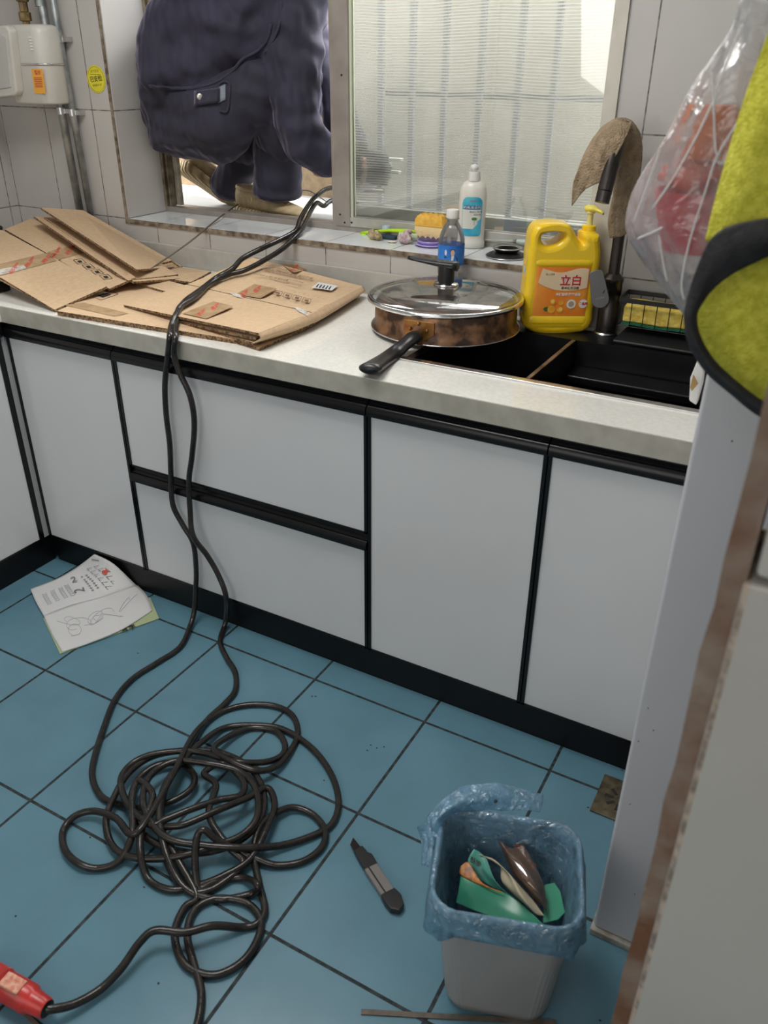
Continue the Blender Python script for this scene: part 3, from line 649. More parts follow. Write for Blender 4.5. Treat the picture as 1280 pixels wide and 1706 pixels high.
# pump
nx = jx(970, 190); nz_ = nx[1]
pj = JM @ V((nx[0], 0, 0))
obj('neck_collar', MB().lathe([(.0175, -.014), (.0185, -.010), (.0185, .004), (.0160, .006), (.0155, .016), (.013, .018), (.0005, .018)], pj+V((0, 0, nz_-.002)), 26), M['yellow'], jug, smooth=True, auto=35)
pu = obj('pump_stem', MB().lathe([(.0068, .014), (.0068, .040), (.0095, .041), (.0095, .046)], pj+V((0, 0, nz_)), 16), pm('pale_pump_stem', (.80, .72, .25), .35), jug, smooth=True, auto=35)
hb = MB(); rings = []
dirp = V((.92, -.38, 0)).normalized(); sd = V((-dirp.y, dirp.x, 0))
for u, wd, hh, dz in ((-.013, .009, .006, 0), (-.010, .0115, .0075, 0), (.006, .0115, .0075, 0), (.012, .007, .006, 0), (.016, .0045, .0045, -.001), (.028, .004, .0035, -.003), (.034, .003, .003, -.006)):
    c = pj+V((0, 0, nz_+.050+dz))+dirp*u
    rings.append([c+sd*(wd*cos(2*pi*k/14))+V((0, 0, hh*sin(2*pi*k/14))) for k in range(14)])
obj('pump_head', MB().loft(rings), M['lemon'], jug, smooth=True)

# ---------------------------------------------------------------- things on the sill
def sp(px, py, z=ZS): return onz(px, py, z)
# green scraper
a = ony(603, 386, .728); a.z = ZS+.004; b_ = ony(650, 381, .718); b_.z = ZS+.020; c_ = ony(693, 376, .71); c_.z = ZS+.026
gs = thing('kitchen_brush', 'lime green handled kitchen brush lying on the sill left of the wavy sponge', 'brush', a)
M['lime'] = pm('lime_plastic', (.52, .82, .02), .3)
ra = []
for p, wd, hh in ((a, .004, .003), (a*.8+b_*.2, .007, .004), (b_, .009, .005), (b_*.4+c_*.6, .010, .006), (c_, .009, .004)):
    ra.append([p+V((0, wd*cos(2*pi*k/12), hh*sin(2*pi*k/12))) for k in range(12)])
obj('handle', MB().loft(ra), M['lime'], gs, smooth=True)
obj('hanging_loop', MB().tube([a+V((.004, 0, .002)), a+V((-.004, 0, -.001)), a+V((-.002, -.004, -.0035)), a+V((.018, -.006, -.0035))], .0022, 8), M['lime'], gs, smooth=True)
obj('brush_head', MB().box((b_.x+.035, .700, ZS+.008), (b_.x+.095, .724, ZS+.022)), pm('pale_green_grip', (.60, .68, .48), .4), gs, bevel=.004)
tag(obj('folded_cloth', MB().box((.628, .69, ZS+.001), (.690, .716, ZS+.010)), pm('navy_cloth', (.02, .05, .08), .8), bevel=.003), 'small dark navy folded cloth under the lime green brush on the sill', 'cloth')
tag(obj('bottle_cap', MB().lathe([(.0005, 0), (.012, .001), (.012, .010), (.010, .013), (.0005, .014)], (.640, .736, ZS+.016), 20), pm('pale_blue_plastic', (.45, .55, .65), .3), smooth=True, auto=40), 'pale blue plastic cap behind the lime green brush on the window track', 'cap')
# garlic / ginger
def lump(c, r, seed, ax=(1, 1, 1), n=20, m_=14, amp=.25):
    random.seed(seed); ph = [(random.uniform(0, 6.3), random.uniform(0, 6.3), random.choice((2, 3, 4, 5))) for _ in range(5)]
    mb = MB(); mb.sphere((0, 0, 0), 1, n, m_)
    for v in mb.v:
        d = 1+amp*sum(sin(f*v.x*1.6+p1)*sin(f*v.z*1.3+p2+v.y*f) for p1, p2, f in ph)/2.2
        v.x, v.y, v.z = c[0]+v.x*d*r*ax[0], c[1]+v.y*d*r*ax[1], c[2]+v.z*d*r*ax[2]
    return mb
q = sp(628, 399); dz = .012
gi = lump((q.x-.009, .672, ZS+.013), .0135, 4, (1, .9, .95)); gi2 = lump((q.x+.011, .668, ZS+.013), .0130, 9, (.85, .9, .95))
tag(obj('garlic_bulb', gi, pm('dry_garlic_skin', (.55, .46, .30), .8, col2=(.30, .22, .10), vs=90, bump=.6, bs=120), smooth=True), 'brownish shrivelled garlic bulb before the brush handle, left of the touching pair', 'garlic')
tag(obj('garlic_bulb', gi2, pm('dry_garlic_skin_b', (.55, .48, .30), .8, col2=(.26, .20, .08), vs=110, bump=.6, bs=120), smooth=True), 'olive-brown shrivelled garlic bulb, the right of the touching pair before the brush handle', 'garlic')
q = sp(676, 406)
M['garlic'] = pm('purple_garlic_skin', (.70, .62, .57), .6, col2=(.36, .20, .24), vs=70, det=6, bump=.3)
g2 = thing('garlic_bulb', 'pinkish white garlic bulb with torn skin beside the purple dish', 'garlic', (q.x, .668, ZS))
obj('cloves', lump((q.x, .662, ZS+.017), .0185, 15, (1.05, .9, .85)), M['garlic'], g2, smooth=True)
obj('loose_skin', lump((q.x+.006, .672, ZS+.030), .010, 22, (1.1, .8, .8)), M['garlic'], g2, smooth=True)
tag(obj('garlic_skin', lump((q.x-.038, .662, ZS+.003), .012, 31, (1.1, .8, .2)), pm('papery_skin', (.72, .66, .55), .8), smooth=True), 'papery scrap of garlic peel left of the pinkish garlic bulb', 'garlic skin')
# purple dish + wavy sponge
q = sp(712, 410); pdx = q.x+.006
M['purple'] = pm('purple_translucent_plastic', (.42, .33, .72), .2, var=.1, coat=.5)
tag(obj('purple_dish', MB().lathe([(.0005, .003), (.030, .003), (.036, .006), (.043, .006), (.044, .004), (.036, .0005), (.030, 0), (.0005, 0)], (pdx, .680, ZS+.001), 36).lathe([(.030, .006), (.037, .014), (.039, .015), (.0385, .012), (.031, .004)], (pdx, .680, ZS+.001), 36, cap=False), M['purple'], smooth=True),
    'round purple translucent plastic dish under the wavy yellow sponge', 'dish')
wsg = thing('wavy_sponge', 'thick yellow sponge with scalloped top standing in the purple dish', 'sponge', (pdx, .68, ZS+.008))
prof_t = []
zt_, zm_, zb_ = ZS+.083, ZS+.050, ZS+.020
def wave(x, base, amp, s_=1): return base+amp*s_*abs(sin(x*150))
xa, xb = pdx-.042, pdx+.040
def wl(zlo, zhi, wlo, whi):
    rings = []
    for k in range(41):
        u = k/40; xx = xa+(xb-xa)*u; e_ = min(1, .55+2.6*sin(pi*u)) if u in (0,) else min(1, .45+sin(pi*u)*2.2)
        mid = zm_
        lo = mid+(zlo-mid)*e_+(wlo*abs(sin(u*5.2*pi)) if wlo else 0); hi = mid+(zhi-mid)*e_-(whi*abs(sin(u*5.2*pi)) if whi else 0)
        ya = .662; yb_ = .700
        rings.append([V((xx, ya+.003, lo)), V((xx, ya, (lo+hi)/2)), V((xx, ya+.003, hi)), V((xx, yb_-.003, hi)), V((xx, yb_, (lo+hi)/2)), V((xx, yb_-.003, lo))])
    return MB().loft(rings)
obj('yellow_layer', wl(zm_+.0005, zt_, 0, .006), pm('deep_yellow_foam', (.90, .55, .10), .9, col2=(.78, .42, .06), vs=70, bump=.3, bs=160), wsg, smooth=True, auto=50)
obj('cream_layer', wl(zb_, zm_-.0005, .006, 0), pm('cream_foam', (.78, .58, .30), .9, bump=.3, bs=160), wsg, smooth=True, auto=50)
# stacked black lids / strainers and the grey peeler
q = ony(843, 425, .645); sc0 = V((q.x, .648, ZS+.001))
stk = thing('sink_strainer', 'black wide rubber sink stopper with steel edge on the sill, under the smaller cup', 'sink strainer', sc0)
obj('flange', MB().lathe([(.0005, .002), (.042, .002), (.050, .0), (.052, .002), (.050, .005), (.040, .010), (.034, .011), (.0005, .011)], sc0, 40), M['blk'], stk, smooth=True, auto=50)
obj('steel_edge', MB().tube([sc0+V((.0515*cos(a), .0515*sin(a), .002)) for a in [2*pi*k/48 for k in range(49)]], .0014, 8, cap=False), M['chrome'], stk, smooth=True)
s2 = sc0+V((.001, 0, .0115))
stk2 = thing('sink_strainer', 'small black cup strainer with bright steel lip sitting on the wide stopper', 'sink strainer', s2)
obj('cup', MB().lathe([(.0005, .003), (.022, .003), (.027, .010), (.036, .012), (.0365, .009), (.030, .004), (.026, 0), (.0005, 0)], s2, 36), M['blk'], stk2, smooth=True, auto=50)
obj('steel_lip', MB().lathe([(.0265, .010), (.0365, .0125), (.038, .011), (.0365, .0095)], s2, 40, cap=False), M['chrome'], stk2, smooth=True)
ka, kb = ony(808, 399, .655), ony(886, 404, .665)
kn = thing('paring_knife', 'grey-green plastic handled knife lying across the black strainers on the sill', 'knife', ka)
dk = (kb-ka).normalized()
rings = []
for u, wd, hh in ((0, .001, .001), (.02, .006, .002), (.05, .009, .003), (.075, .006, .004), (.085, .007, .0065), (.13, .0085, .008), (.19, .009, .008)):
    c = ka+dk*u; rings.append([c+V((0, wd*cos(2*pi*k/12), hh*sin(2*pi*k/12))) for k in range(12)])
M['sage'] = pm('sage_plastic', (.42, .50, .46), .35)
obj('handle', MB().loft(rings[3:]), M['sage'], kn, smooth=True)
obj('blade_guard', MB().loft(rings[:5]), pm('grey_guard', (.36, .38, .34), .4), kn, smooth=True)

# ---------------------------------------------------------------- faucet
fc = V((1.343, .522, ZC1+.001))
fa = thing('faucet', 'gunmetal kitchen faucet with curved neck and flat lever behind the sink', 'faucet', fc)
M['gun'] = pm('brushed_gunmetal', (.085, .075, .070), .32, .85, col2=(.05, .043, .04), vs=18)
obj('base_ring', MB().lathe([(.0005, 0), (.027, 0), (.028, .003), (.026, .006), (.0005, .006)], fc, 32), M['chrome'], fa, smooth=True, auto=40)
obj('body', MB().lathe([(.0235, .006), (.0235, .060), (.0225, .062), (.0225, .118), (.024, .120), (.024, .128), (.017, .135), (.0135, .138), (.0005, .138)], fc, 32), M['gun'], fa, smooth=True, auto=40)
e1 = ony(1003, 338, .375); e0 = ony(1030, 232, .405)
tp = ony(1044, 212, .46)
neck = [fc+V((0, 0, .13)), fc+V((0, 0, .22)), fc+V((0, 0, .31)), V((fc.x, fc.y, tp.z-.035)), V((fc.x*.7+tp.x*.3, .505, tp.z-.010)), tp, V((e0.x*.9+tp.x*.1, .425, e0.z+.012)), e0, (e0+e1)/2, e1]
np_ = cr_spline(neck, 8)
obj('neck', MB().tube(np_[:-8], .0125, 20), M['gun'], fa, smooth=True)
sd_ = (e1-e0).normalized()
obj('spray_head', MB().tube([e0, e0+sd_*.004, e1-sd_*.024, e1-sd_*.023, e1-sd_*.022, e1], [.0135, .0150, .0150, .0140, .0150, .0145], 22), M['gun'], fa, smooth=True, auto=35)
hA, hB = ony(992, 447, .470), ony(1002, 508, .470)
obj('lever_stub', MB().tube([fc+V((0, 0, .095)), V((hA.x*.5+hB.x*.5+.006, .475, (hA.z*.4+hB.z*.6)))], .009, 12), M['gun'], fa, smooth=True)
U_ = (hA-hB).normalized(); N_ = (CP-hA).normalized(); Rg = U_.cross(N_).normalized(); Rg = Rg if Rg.x > 0 else -Rg; N_ = Rg.cross(U_); N_ = N_ if N_.y < 0 else -N_
mid = (hA+hB)/2; Lh = (hA-hB).length/2
pts = []
for k in range(9): a = pi*k/8; pts.append(mid+U_*(Lh*.72+.012*sin(a)*.6)+Rg*(.0155*cos(a)))
for k in range(9): a = pi+pi*k/8; pts.append(mid-U_*(Lh*.72)+U_*(.019*sin(a))+Rg*(.0195*cos(a)))
lev = obj('lever', MB().slab(pts, .006, N_), pm('satin_grey_lever', (.17, .165, .165), .35, .6), fa, bevel=.0015)
obj('lettering', text_mesh('SUSALI', .0062, mid-U_*(Lh*.62)+N_*.0004, Rg, U_), pm('engraved_light', (.34, .34, .34), .4), lev)

# towel over the faucet
M['cloth'] = pm('brown_microfibre', (.42, .315, .205), .95, col2=(.28, .20, .12), vs=60, det=6, bump=.7, bs=260)
fr_ = [[P(1052, 202, .50), P(1026, 200, .475), P(1004, 212, .46), P(988, 232, .45)],
       [P(1052, 210, .432), P(1024, 208, .408), P(996, 228, .405), P(975, 256, .41)],
       [P(1040, 236, .395), P(1016, 238, .385), P(990, 262, .39), P(963, 284, .39)],
       [P(1022, 268, .385), P(1006, 272, .382), P(984, 292, .385), P(955, 308, .385)],
       [P(1012, 296, .385), P(1000, 304, .382), P(975, 316, .385), P(953, 344, .385)]]
tw = thing('dish_cloth', 'brown microfibre cloth draped over the faucet neck', 'cloth', tp)
obj('left_flap', patch(fr_, 24, 28, .003, 12, 1), M['cloth'], tw, smooth=True, solid=.003)
rt_ = [[P(1012, 206, .435), P(1028, 197, .45), P(1052, 201, .465), P(1066, 222, .49)],
       [P(1034, 230, .425), P(1044, 224, .430), P(1061, 229, .445), P(1070, 252, .47)],
       [P(1030, 270, .485), P(1040, 268, .480), P(1056, 270, .485), P(1066, 290, .49)],
       [P(1022, 325, .490), P(1032, 322, .480), P(1048, 326, .49), P(1060, 330, .50)],
       [P(1014, 368, .49), P(1024, 366, .48), P(1042, 366, .49), P(1053, 364, .50)],
       [P(1017, 396, .49), P(1028, 396, .48), P(1040, 392, .49), P(1048, 386, .50)]]
obj('right_flap', patch(rt_, 24, 30, .0035, 14, 5), M['cloth'], tw, smooth=True, solid=.003)

# white soap holder hooked at the right end of the sink
wh = thing('soap_holder', 'small white plastic holder with brown soap between the sink and the fridge', 'holder', (1.625, .05, ZC1))
q0, q1 = ony(1149, 672, .07), ony(1163, 600, .07)
obj('shell', MB().slab([ony(1148, 668, .07), ony(1150, 630, .07), ony(1163, 598, .07), ony(1175, 598, .07), ony(1170, 640, .07), ony(1160, 676, .07)], .02, V((0, -1, 0))), M['white'], wh, bevel=.003)
obj('soap', MB().slab([ony(1150, 645, .048), ony(1155, 625, .048), ony(1163, 640, .048), ony(1153, 652, .048)], .004, V((0, -1, 0))), pm('brown_soap', (.45, .28, .10), .6), wh)
# ---------------------------------------------------------------- cardboard on the worktop
def plerp(q, u, v): return (q[0]*(1-u)+q[1]*u)*(1-v)+(q[3]*(1-u)+q[2]*u)*v     # q: TL,TR,BR,BL ; v down
def on_quad(q, off, mb, W_, H_):
    """map x in [0,W], z in [0,H] (z up) to the quad"""
    n = (q[1]-q[0]).cross(q[3]-q[0]).normalized()
    if n.dot(CP-q[0]) < 0: n = -n
    mb.v = [plerp(q, v.x/W_, 1-v.z/H_)+n*off for v in mb.v]; return mb
def qrect(x0, z0, x1, z1): return MB().add([V((x0, 0, z0)), V((x1, 0, z0)), V((x1, 0, z1)), V((x0, 0, z1))], [(0, 1, 2, 3)])
def qtext(t, s, x, z, rot=0, align='CENTER', bold=0):
    R_ = (cos(rot), 0, sin(rot)); U_ = (-sin(rot), 0, cos(rot)); return text_mesh(t, s, (x, 0, z), R_, U_, align, bold)
def panel(name, pts, par, th=.0058):
    pts = [V(p) for p in pts]; n = (pts[1]-pts[0]).cross(pts[-1]-pts[0]).normalized()
    if n.z < 0: n = -n
    mb = MB(); k = len(pts); mb.slab(pts, th, n)
    o = obj(name, mb, [M['card'], M['card_edge']], par)
    for i, p in enumerate(o.data.polygons):
        if abs(p.normal.dot(n)) < .6: p.material_index = 1
    return o
fcx = thing('flattened_carton', 'large opened flat cardboard carton with raised flaps covering the left corner of the worktop', 'cardboard box', (-.1, .25, ZC1))
zc = ZC1
A = [ony(-60, 372, .34), ony(4, 383, .34), ony(92, 517, .005), ony(-60, 440, .03)]
A[3] = ony(-40, 442, .05)
# front-left panel: far left, up to the crease
pa = [ony(-70, 365, .36), ony(5, 384, .33), ony(178, 477, .16), ony(91, 516, .004), ony(2, 463, .05), ony(-70, 430, .1)]
panel('flap', pa, fcx)
pa2 = [p+V((.004, .004, -.007)) for p in (pa[2], pa[3], pa[4], pa[5])]
pb = [ony(8, 382, .345), ony(52, 364, .46), ony(140, 400, .44), ony(226, 462, .235), ony(182, 481, .165)]
panel('flap', pb, fcx)
pcf = [ony(91, 518, -.001), ony(178, 482, .160), ony(228, 462, .25), ony(320, 476, .30), ony(440, 560, .05), ony(430, 577, .003)]
for p in pcf: p.z = max(p.z, zc+.006)
pcf = [onz(95, 518, zc+.012), onz(180, 481, zc+.014), onz(232, 464, zc+.016), onz(330, 490, zc+.016), onz(500, 535, zc+.012), onz(432, 572, zc+.010)]
panel('base_panel', pcf, fcx)
panel('base_panel', [p-V((.0, .0, .0065)) for p in pcf], fcx)
# raised flaps at the back
F0, F1 = ony(56, 360, .40), ony(213, 467, .21)
panel('raised_flap', [F0, F0+V((.02, .15, -.025)), F1+V((.02, .17, -.015)), F1], fcx)
E1 = [ony(68, 346, .41), ony(138, 350, .53), ony(304, 444, .53), ony(228, 449, .235)]
panel('raised_flap', E1, fcx)
panel('raised_flap', [F0+V((.03, .012, -.004)), F0+V((.05, .15, -.04)), F1+V((.04, .16, -.022)), F1+V((.01, .01, -.004))], fcx)
panel('raised_flap', [E1[1]+V((0, -.005, -.006)), E1[2]+V((0, -.01, -.004)), E1[2]+V((.02, -.02, -.03)), E1[1]+V((.02, -.01, -.07))], fcx)
panel('end_flap', [ony(228, 449, .345), ony(286, 434, .47), ony(300, 444, .50), ony(240, 462, .30)], fcx)
panel('end_flap', [ony(236, 458, .32), ony(292, 444, .50), ony(352, 452, .48), ony(318, 470, .36)], fcx)
panel('end_flap', [onz(222, 470, zc+.022), onz(252, 460, zc+.024), onz(320, 478, zc+.022), onz(300, 492, zc+.02)], fcx)
# folded carton bundle on the right
fb = thing('folded_carton', 'folded taped cardboard carton with white shipping label, lying under the cables', 'cardboard box', (.5, .25, ZC1))
T1 = [ony(206, 508, .095), ony(311, 474, .30), ony(519, 521, .205), ony(431, 555, .006)]
panel('top_panel', T1, fb)
panel('inner_panel', [T1[0]+V((.004, .002, -.012)), T1[1]+V((0, 0, -.012)), T1[2]+V((.002, 0, -.012)), T1[3]+V((-.012, .004, -.013))], fb)
panel('inner_panel', [T1[0]+V((.03, .01, -.020)), T1[1]+V((0, 0, -.022)), T1[2]+V((.006, 0, -.024)), T1[3]+V((-.02, .004, -.024))], fb)
T2 = [T1[1]+V((0, .004, 0)), ony(420, 429, .515), ony(604, 477, .515), T1[2]+V((0, .004, 0))]
panel('top_panel', T2, fb)
zb = zc+.004
sideq = [T1[2], T2[2], V((T2[2].x+.004, T2[2].y-.008, zb+.004)), onz(508, 548, zb)]
obj('wrapped_side', patch([[T1[3]+V((0, 0, -.001)), T1[2], (T1[2]+T2[2])/2, T2[2]], [T1[3]+V((.004, .0, -.012)), T1[2]+V((.010, -.004, -.016)), (T1[2]+T2[2])/2+V((.014, -.006, -.014)), T2[2]+V((.010, -.004, -.010))],
    [T1[3]+V((-.02, .004, -.026)), onz(506, 546, zb+.004), onz(560, 515, zb+.004), onz(600, 489, zb+.004)]], 30, 12, .0012, 30, 2, (.8, -.5, .3)), M['card'], fb, smooth=True, solid=.003)
panel('bottom_panel', [onz(230, 512, zb+.004), onz(320, 480, zb+.004), onz(600, 489, zb+.005), onz(508, 547, zb+.003), onz(432, 580, zb+.003)], fb)
from mathutils.bvhtree import BVHTree
def tree_of(roots):
    vs, fs = [], []
    for o in bpy.data.objects:
        if o.type == 'MESH' and (o.parent in roots or (o.parent and o.parent.parent in roots)):
            k = len(vs); vs += [v.co.copy() for v in o.data.vertices]; fs += [tuple(i+k for i in p.vertices) for p in o.data.polygons]
    return BVHTree.FromPolygons(vs, fs)
ct_ = tree_of([fb, fcx, wt])
def onc(px, py, off=.001):
    d = ray((px, py)).normalized(); h = ct_.ray_cast(CP, d); return h[0]-d*off*3.5 if h[0] is not None else onz(px, py, ZC1+.02)
M['tapeflat'] = pm('glossy_brown_tape', (.40, .26, .14), .22, col2=(.50, .35, .20), vs=40)
M['tapeclear'] = pm('crumpled_clear_tape', (.52, .47, .40), .18, col2=(.78, .75, .70), vs=90, bump=.6, bs=70)
M['fprint'] = pm('faded_brown_print', (.20, .12, .07), .8)
def strip(name, q, mt, par, off=.0010, nu=12, nv=5):
    mb = MB(); n = nu+1; vs = []
    for j in range(nv+1):
        for i in range(nu+1):
            u, v = i/nu, j/nv; vs.append(onc((q[0][0]*(1-u)+q[1][0]*u)*(1-v)+(q[3][0]*(1-u)+q[2][0]*u)*v, (q[0][1]*(1-u)+q[1][1]*u)*(1-v)+(q[3][1]*(1-u)+q[2][1]*u)*v, off))
    return obj(name, mb.add(vs, [(j*n+i, j*n+i+1, (j+1)*n+i+1, (j+1)*n+i) for j in range(nv) for i in range(nu)]), mt, par)
def ctext(body, px, py, R_, U_, mt, par, bold=.0, name='lettering', off=.0015):
    """R_, U_: image-space size of one em along and up the line of text"""
    t_ = text_mesh(body, 1.0, (0, 0, 0), (1, 0, 0), (0, 0, 1), bold=bold)
    mb = MB(); mb.v = [onc(px+R_[0]*v.x+U_[0]*v.z, py+R_[1]*v.x+U_[1]*v.z, off) for v in t_.v]; mb.f = t_.f
    return obj(name, mb, mt, par)
def cframe(q, par, mt, name='handling_symbol', fill=.5):
    mb = MB(); w3 = .0006
    P_ = [onc(*p, .0012) for p in q]
    for j in range(4): mb.tube([P_[j], P_[(j+1) % 4]], w3, 4)
    o = obj(name, mb, mt, par); c = (sum(p[0] for p in q)/4, sum(p[1] for p in q)/4)
    strip('symbol_mark', [(c[0]+(p[0]-c[0])*fill, c[1]+(p[1]-c[1])*fill) for p in q], mt, o, .0012, 3, 3)
# tape and prints on the left carton
strip('tape', [(-2, 440), (82, 420), (102, 432), (-2, 460)], M['tapeflat'], fcx)
strip('tape_crinkle', [(-2, 449), (40, 441), (44, 447), (-2, 459)], M['tapeclear'], fcx, .0014)
strip('tape', [(80, 419), (122, 409), (140, 422), (96, 432)], M['tapeflat'], fcx)
strip('tape', [(106, 508), (140, 504), (215, 522), (190, 527)], M['tapeflat'], fcx)
for px, py in ((24, 447), (50, 437), (79, 430), (94, 421), (118, 416)): ctext('易碎', px, py, (8, -9), (-7, -3), M['print_red'], fcx, .02)
for i in range(4):
    px, py = 131+i*14.5, 435+i*8.6
    cframe([(px-9, py-2), (px+5, py-4), (px+13, py+3), (px-1, py+5)], fcx, M['ink'], fill=.45)
cframe([(150, 492), (181, 484), (197, 490), (168, 500)], fcx, M['ink'])
strip('tape', [(393, 490), (424, 473), (462, 481), (434, 497)], M['tapeflat'], fb)
strip('tape', [(468, 440), (492, 441), (512, 449), (490, 454)], M['tapeflat'], fb)
strip('tape', [(304, 522), (356, 502), (389, 510), (344, 531)], M['tapeflat'], fb)
strip('tape_crinkle', [(384, 487), (400, 490), (405, 497), (389, 493)], M['tapeclear'], fb, .0015)
strip('tape_crinkle', [(488, 510), (510, 516), (515, 527), (498, 519)], M['tapeclear'], fb, .0015)
for px, py in ((430, 482), (408, 489), (336, 521), (359, 511), (492, 447)): ctext('易碎', px, py, (7, -5), (-5, -5), M['print_red'], fb, .02)
strip('shipping_label', [(519, 479), (531, 470), (563, 476), (553, 484)], M['paper'], fb)
for i in range(5):
    x0 = 526+i*5.2
    strip('barcode', [(x0, 478.2+i*.9), (x0+4, 473.2+i*.9), (x0+6.0, 473.6+i*.9), (x0+2.2, 478.8+i*.9)], M['ink'], fb, .0015, 2, 2)
for px, py, s, k in ((480, 456, '电商物流标准包装箱·循环使用', 6.2), (470, 449, '绿色包装', 4.5), (452, 462, '小心轻放 防潮防晒 请勿倒置', 4.5), (492, 468, '▪▪▪ ▪▪▪ ▪▪▪', 5), (490, 474, '▪▪ ▪▪▪▪ ▪▪', 5), (515, 492, '▫▫▫▫ ▫▫▫', 6)):
    ctext(s, px, py, (k, k*.21), (k*.62, -k*.62), M['fprint'], fb, .012)
for i in range(4):
    px, py = 463+i*16, 488+i*4.2
    cframe([(px-5, py-5), (px+8, py-2), (px+5, py+5), (px-8, py+2)], fb, M['fprint'], fill=.5)

# dark hob edge and pot knob peeping out at the far left of the worktop
hbz = thing('gas_hob', 'black gas hob edge just showing at the far left under the cardboard', 'hob', (-.45, 0, ZC1))
obj('glass_top', MB().box((-.66, -.42, ZC1), (-.17, .10, ZC1+.028)), pm('black_hob_glass', (.01, .01, .012), .1), hbz, bevel=.004)
c = ony(0, 380, .48)
pt = thing('cooking_pot', 'dark pot lid edge with black knob behind the cardboard at the far left', 'pot', (c.x-.06, .45, ZC1))
obj('pot_body', MB().lathe([(.0005, .0), (.05, 0), (.055, .01), (.055, c.z-ZC1-.02), (.0005, c.z-ZC1-.02)], (c.x-.045, .49, ZC1+.0005), 28), pm('dark_enamel', (.06, .04, .03), .35), pt, smooth=True, auto=40)
obj('knob', MB().sphere((c.x-.004, .482, c.z), (.010, .010, .008), 12, 8), M['blk'], pt, smooth=True)

# ---------------------------------------------------------------- power cables
CR = .0070
def crop(p): return (80+p[0]*.40625, 1130+p[1]*.40625)
air = [(640, 318, 1.12), (600, 316, 1.05), (553, 313, .93), (530, 324, .86), (514, 342, .80), (500, 366, .70), (493, 384, .62), (470, 398, .545), (440, 412, .47), (405, 430, .42), (388, 447, .38), (360, 466, .36), (335, 486, .29), (308, 506, .19), (292, 527, .09), (285, 545, .01), (283, 562, -.045)]
def over(p, r):
    q = ony(*p); d = ray(p[:2]).normalized(); h = ct_.ray_cast(CP, d)
    if h[0] is None: return q
    if (q-CP).length > h[3]-r*1.2: q = CP+d*(h[3]-r*1.5)
    # keep the centre clear of the sheet below
    dn = ct_.ray_cast(q+V((0, 0, .2)), V((0, 0, -1)))
    if dn[0] is not None and q.z < dn[0].z+r*1.05 and q.y > -.02:
        e_ = dn[0].z+r*1.05-q.z; q = q+V((0, 0, e_))
    return q
A_ = [over(p, CR) for p in air]
A_ += [ony(x, y, -.034) for x, y in ((280, 590), (275, 640), (277, 690), (283, 740), (285, 790), (288, 840), (305, 875), (322, 905), (327, 950), (326, 985))]
A_ += [ony(324, 1015, -.045), onz(318, 1040, .016), onz(300, 1078, CR)]
A_ += [onz(x, y, CR) for x, y in ((262, 1104), (222, 1130), (192, 1165), (172, 1215), (156, 1268), (155, 1300), (170, 1328), (198, 1340))]
bir = [(640, 345, 1.10), (600, 340, 1.04), (556, 334, .94), (540, 343, .90), (528, 338, .855), (518, 352, .79), (508, 374, .67), (494, 393, .58), (470, 415, .51), (438, 435, .45), (408, 450, .40), (382, 458, .37), (352, 474, .33), (326, 498, .25), (300, 515, .15), (294, 540, .04), (292, 562, -.04)]
B_ = [over(p, CR) for p in bir]
B_ += [ony(x, y, -.040 if i != 7 else -.052) for i, (x, y) in enumerate(((290, 590), (300, 622), (317, 660), (324, 705), (320, 760), (315, 800), (317, 850), (322, 893), (345, 925), (364, 958)))]
B_ += [ony(377, 995, -.045), onz(376, 1035, .022), onz(367, 1068, CR)]
B_ += [onz(x, y, CR) for x, y in ((378, 1096), (392, 1120), (392, 1150), (375, 1172), (345, 1200))]
loops_A = [(360, 530), (480, 515), (580, 460), (600, 400), (540, 350), (440, 360), (360, 430), (340, 540), (390, 640), (500, 700), (640, 715), (780, 670), (870, 580), (885, 470), (830, 370), (720, 310), (580, 295), (430, 320), (330, 390), (270, 490), (238, 580), (260, 680), (330, 730), (450, 740), (560, 725), (680, 690), (800, 640), (860, 560),
  (850, 450), (780, 380), (660, 350), (520, 340), (420, 400), (390, 500), (430, 600), (500, 660), (640, 685), (800, 695), (960, 685), (1100, 640), (1170, 590), (1192, 500), (1160, 390), (1080, 285), (960, 208), (830, 193), (720, 205), (640, 255), (560, 330), (480, 440), (455, 560), (480, 700), (530, 820), (600, 885), (720, 907), (840, 882), (862, 850), (800, 820), (690, 832), (620, 858),
  (603, 740), (612, 650), (640, 622), (690, 660), (770, 702), (850, 738), (940, 768), (1050, 750), (1125, 690), (1135, 620), (1080, 555), (1000, 530), (920, 562), (865, 620), (845, 720), (868, 850), (890, 950), (860, 1005), (800, 1022), (680, 1015), (560, 1042), (440, 1034), (375, 1085), (300, 1190), (215, 1275), (110, 1335), (20, 1356), (-15, 1350)]
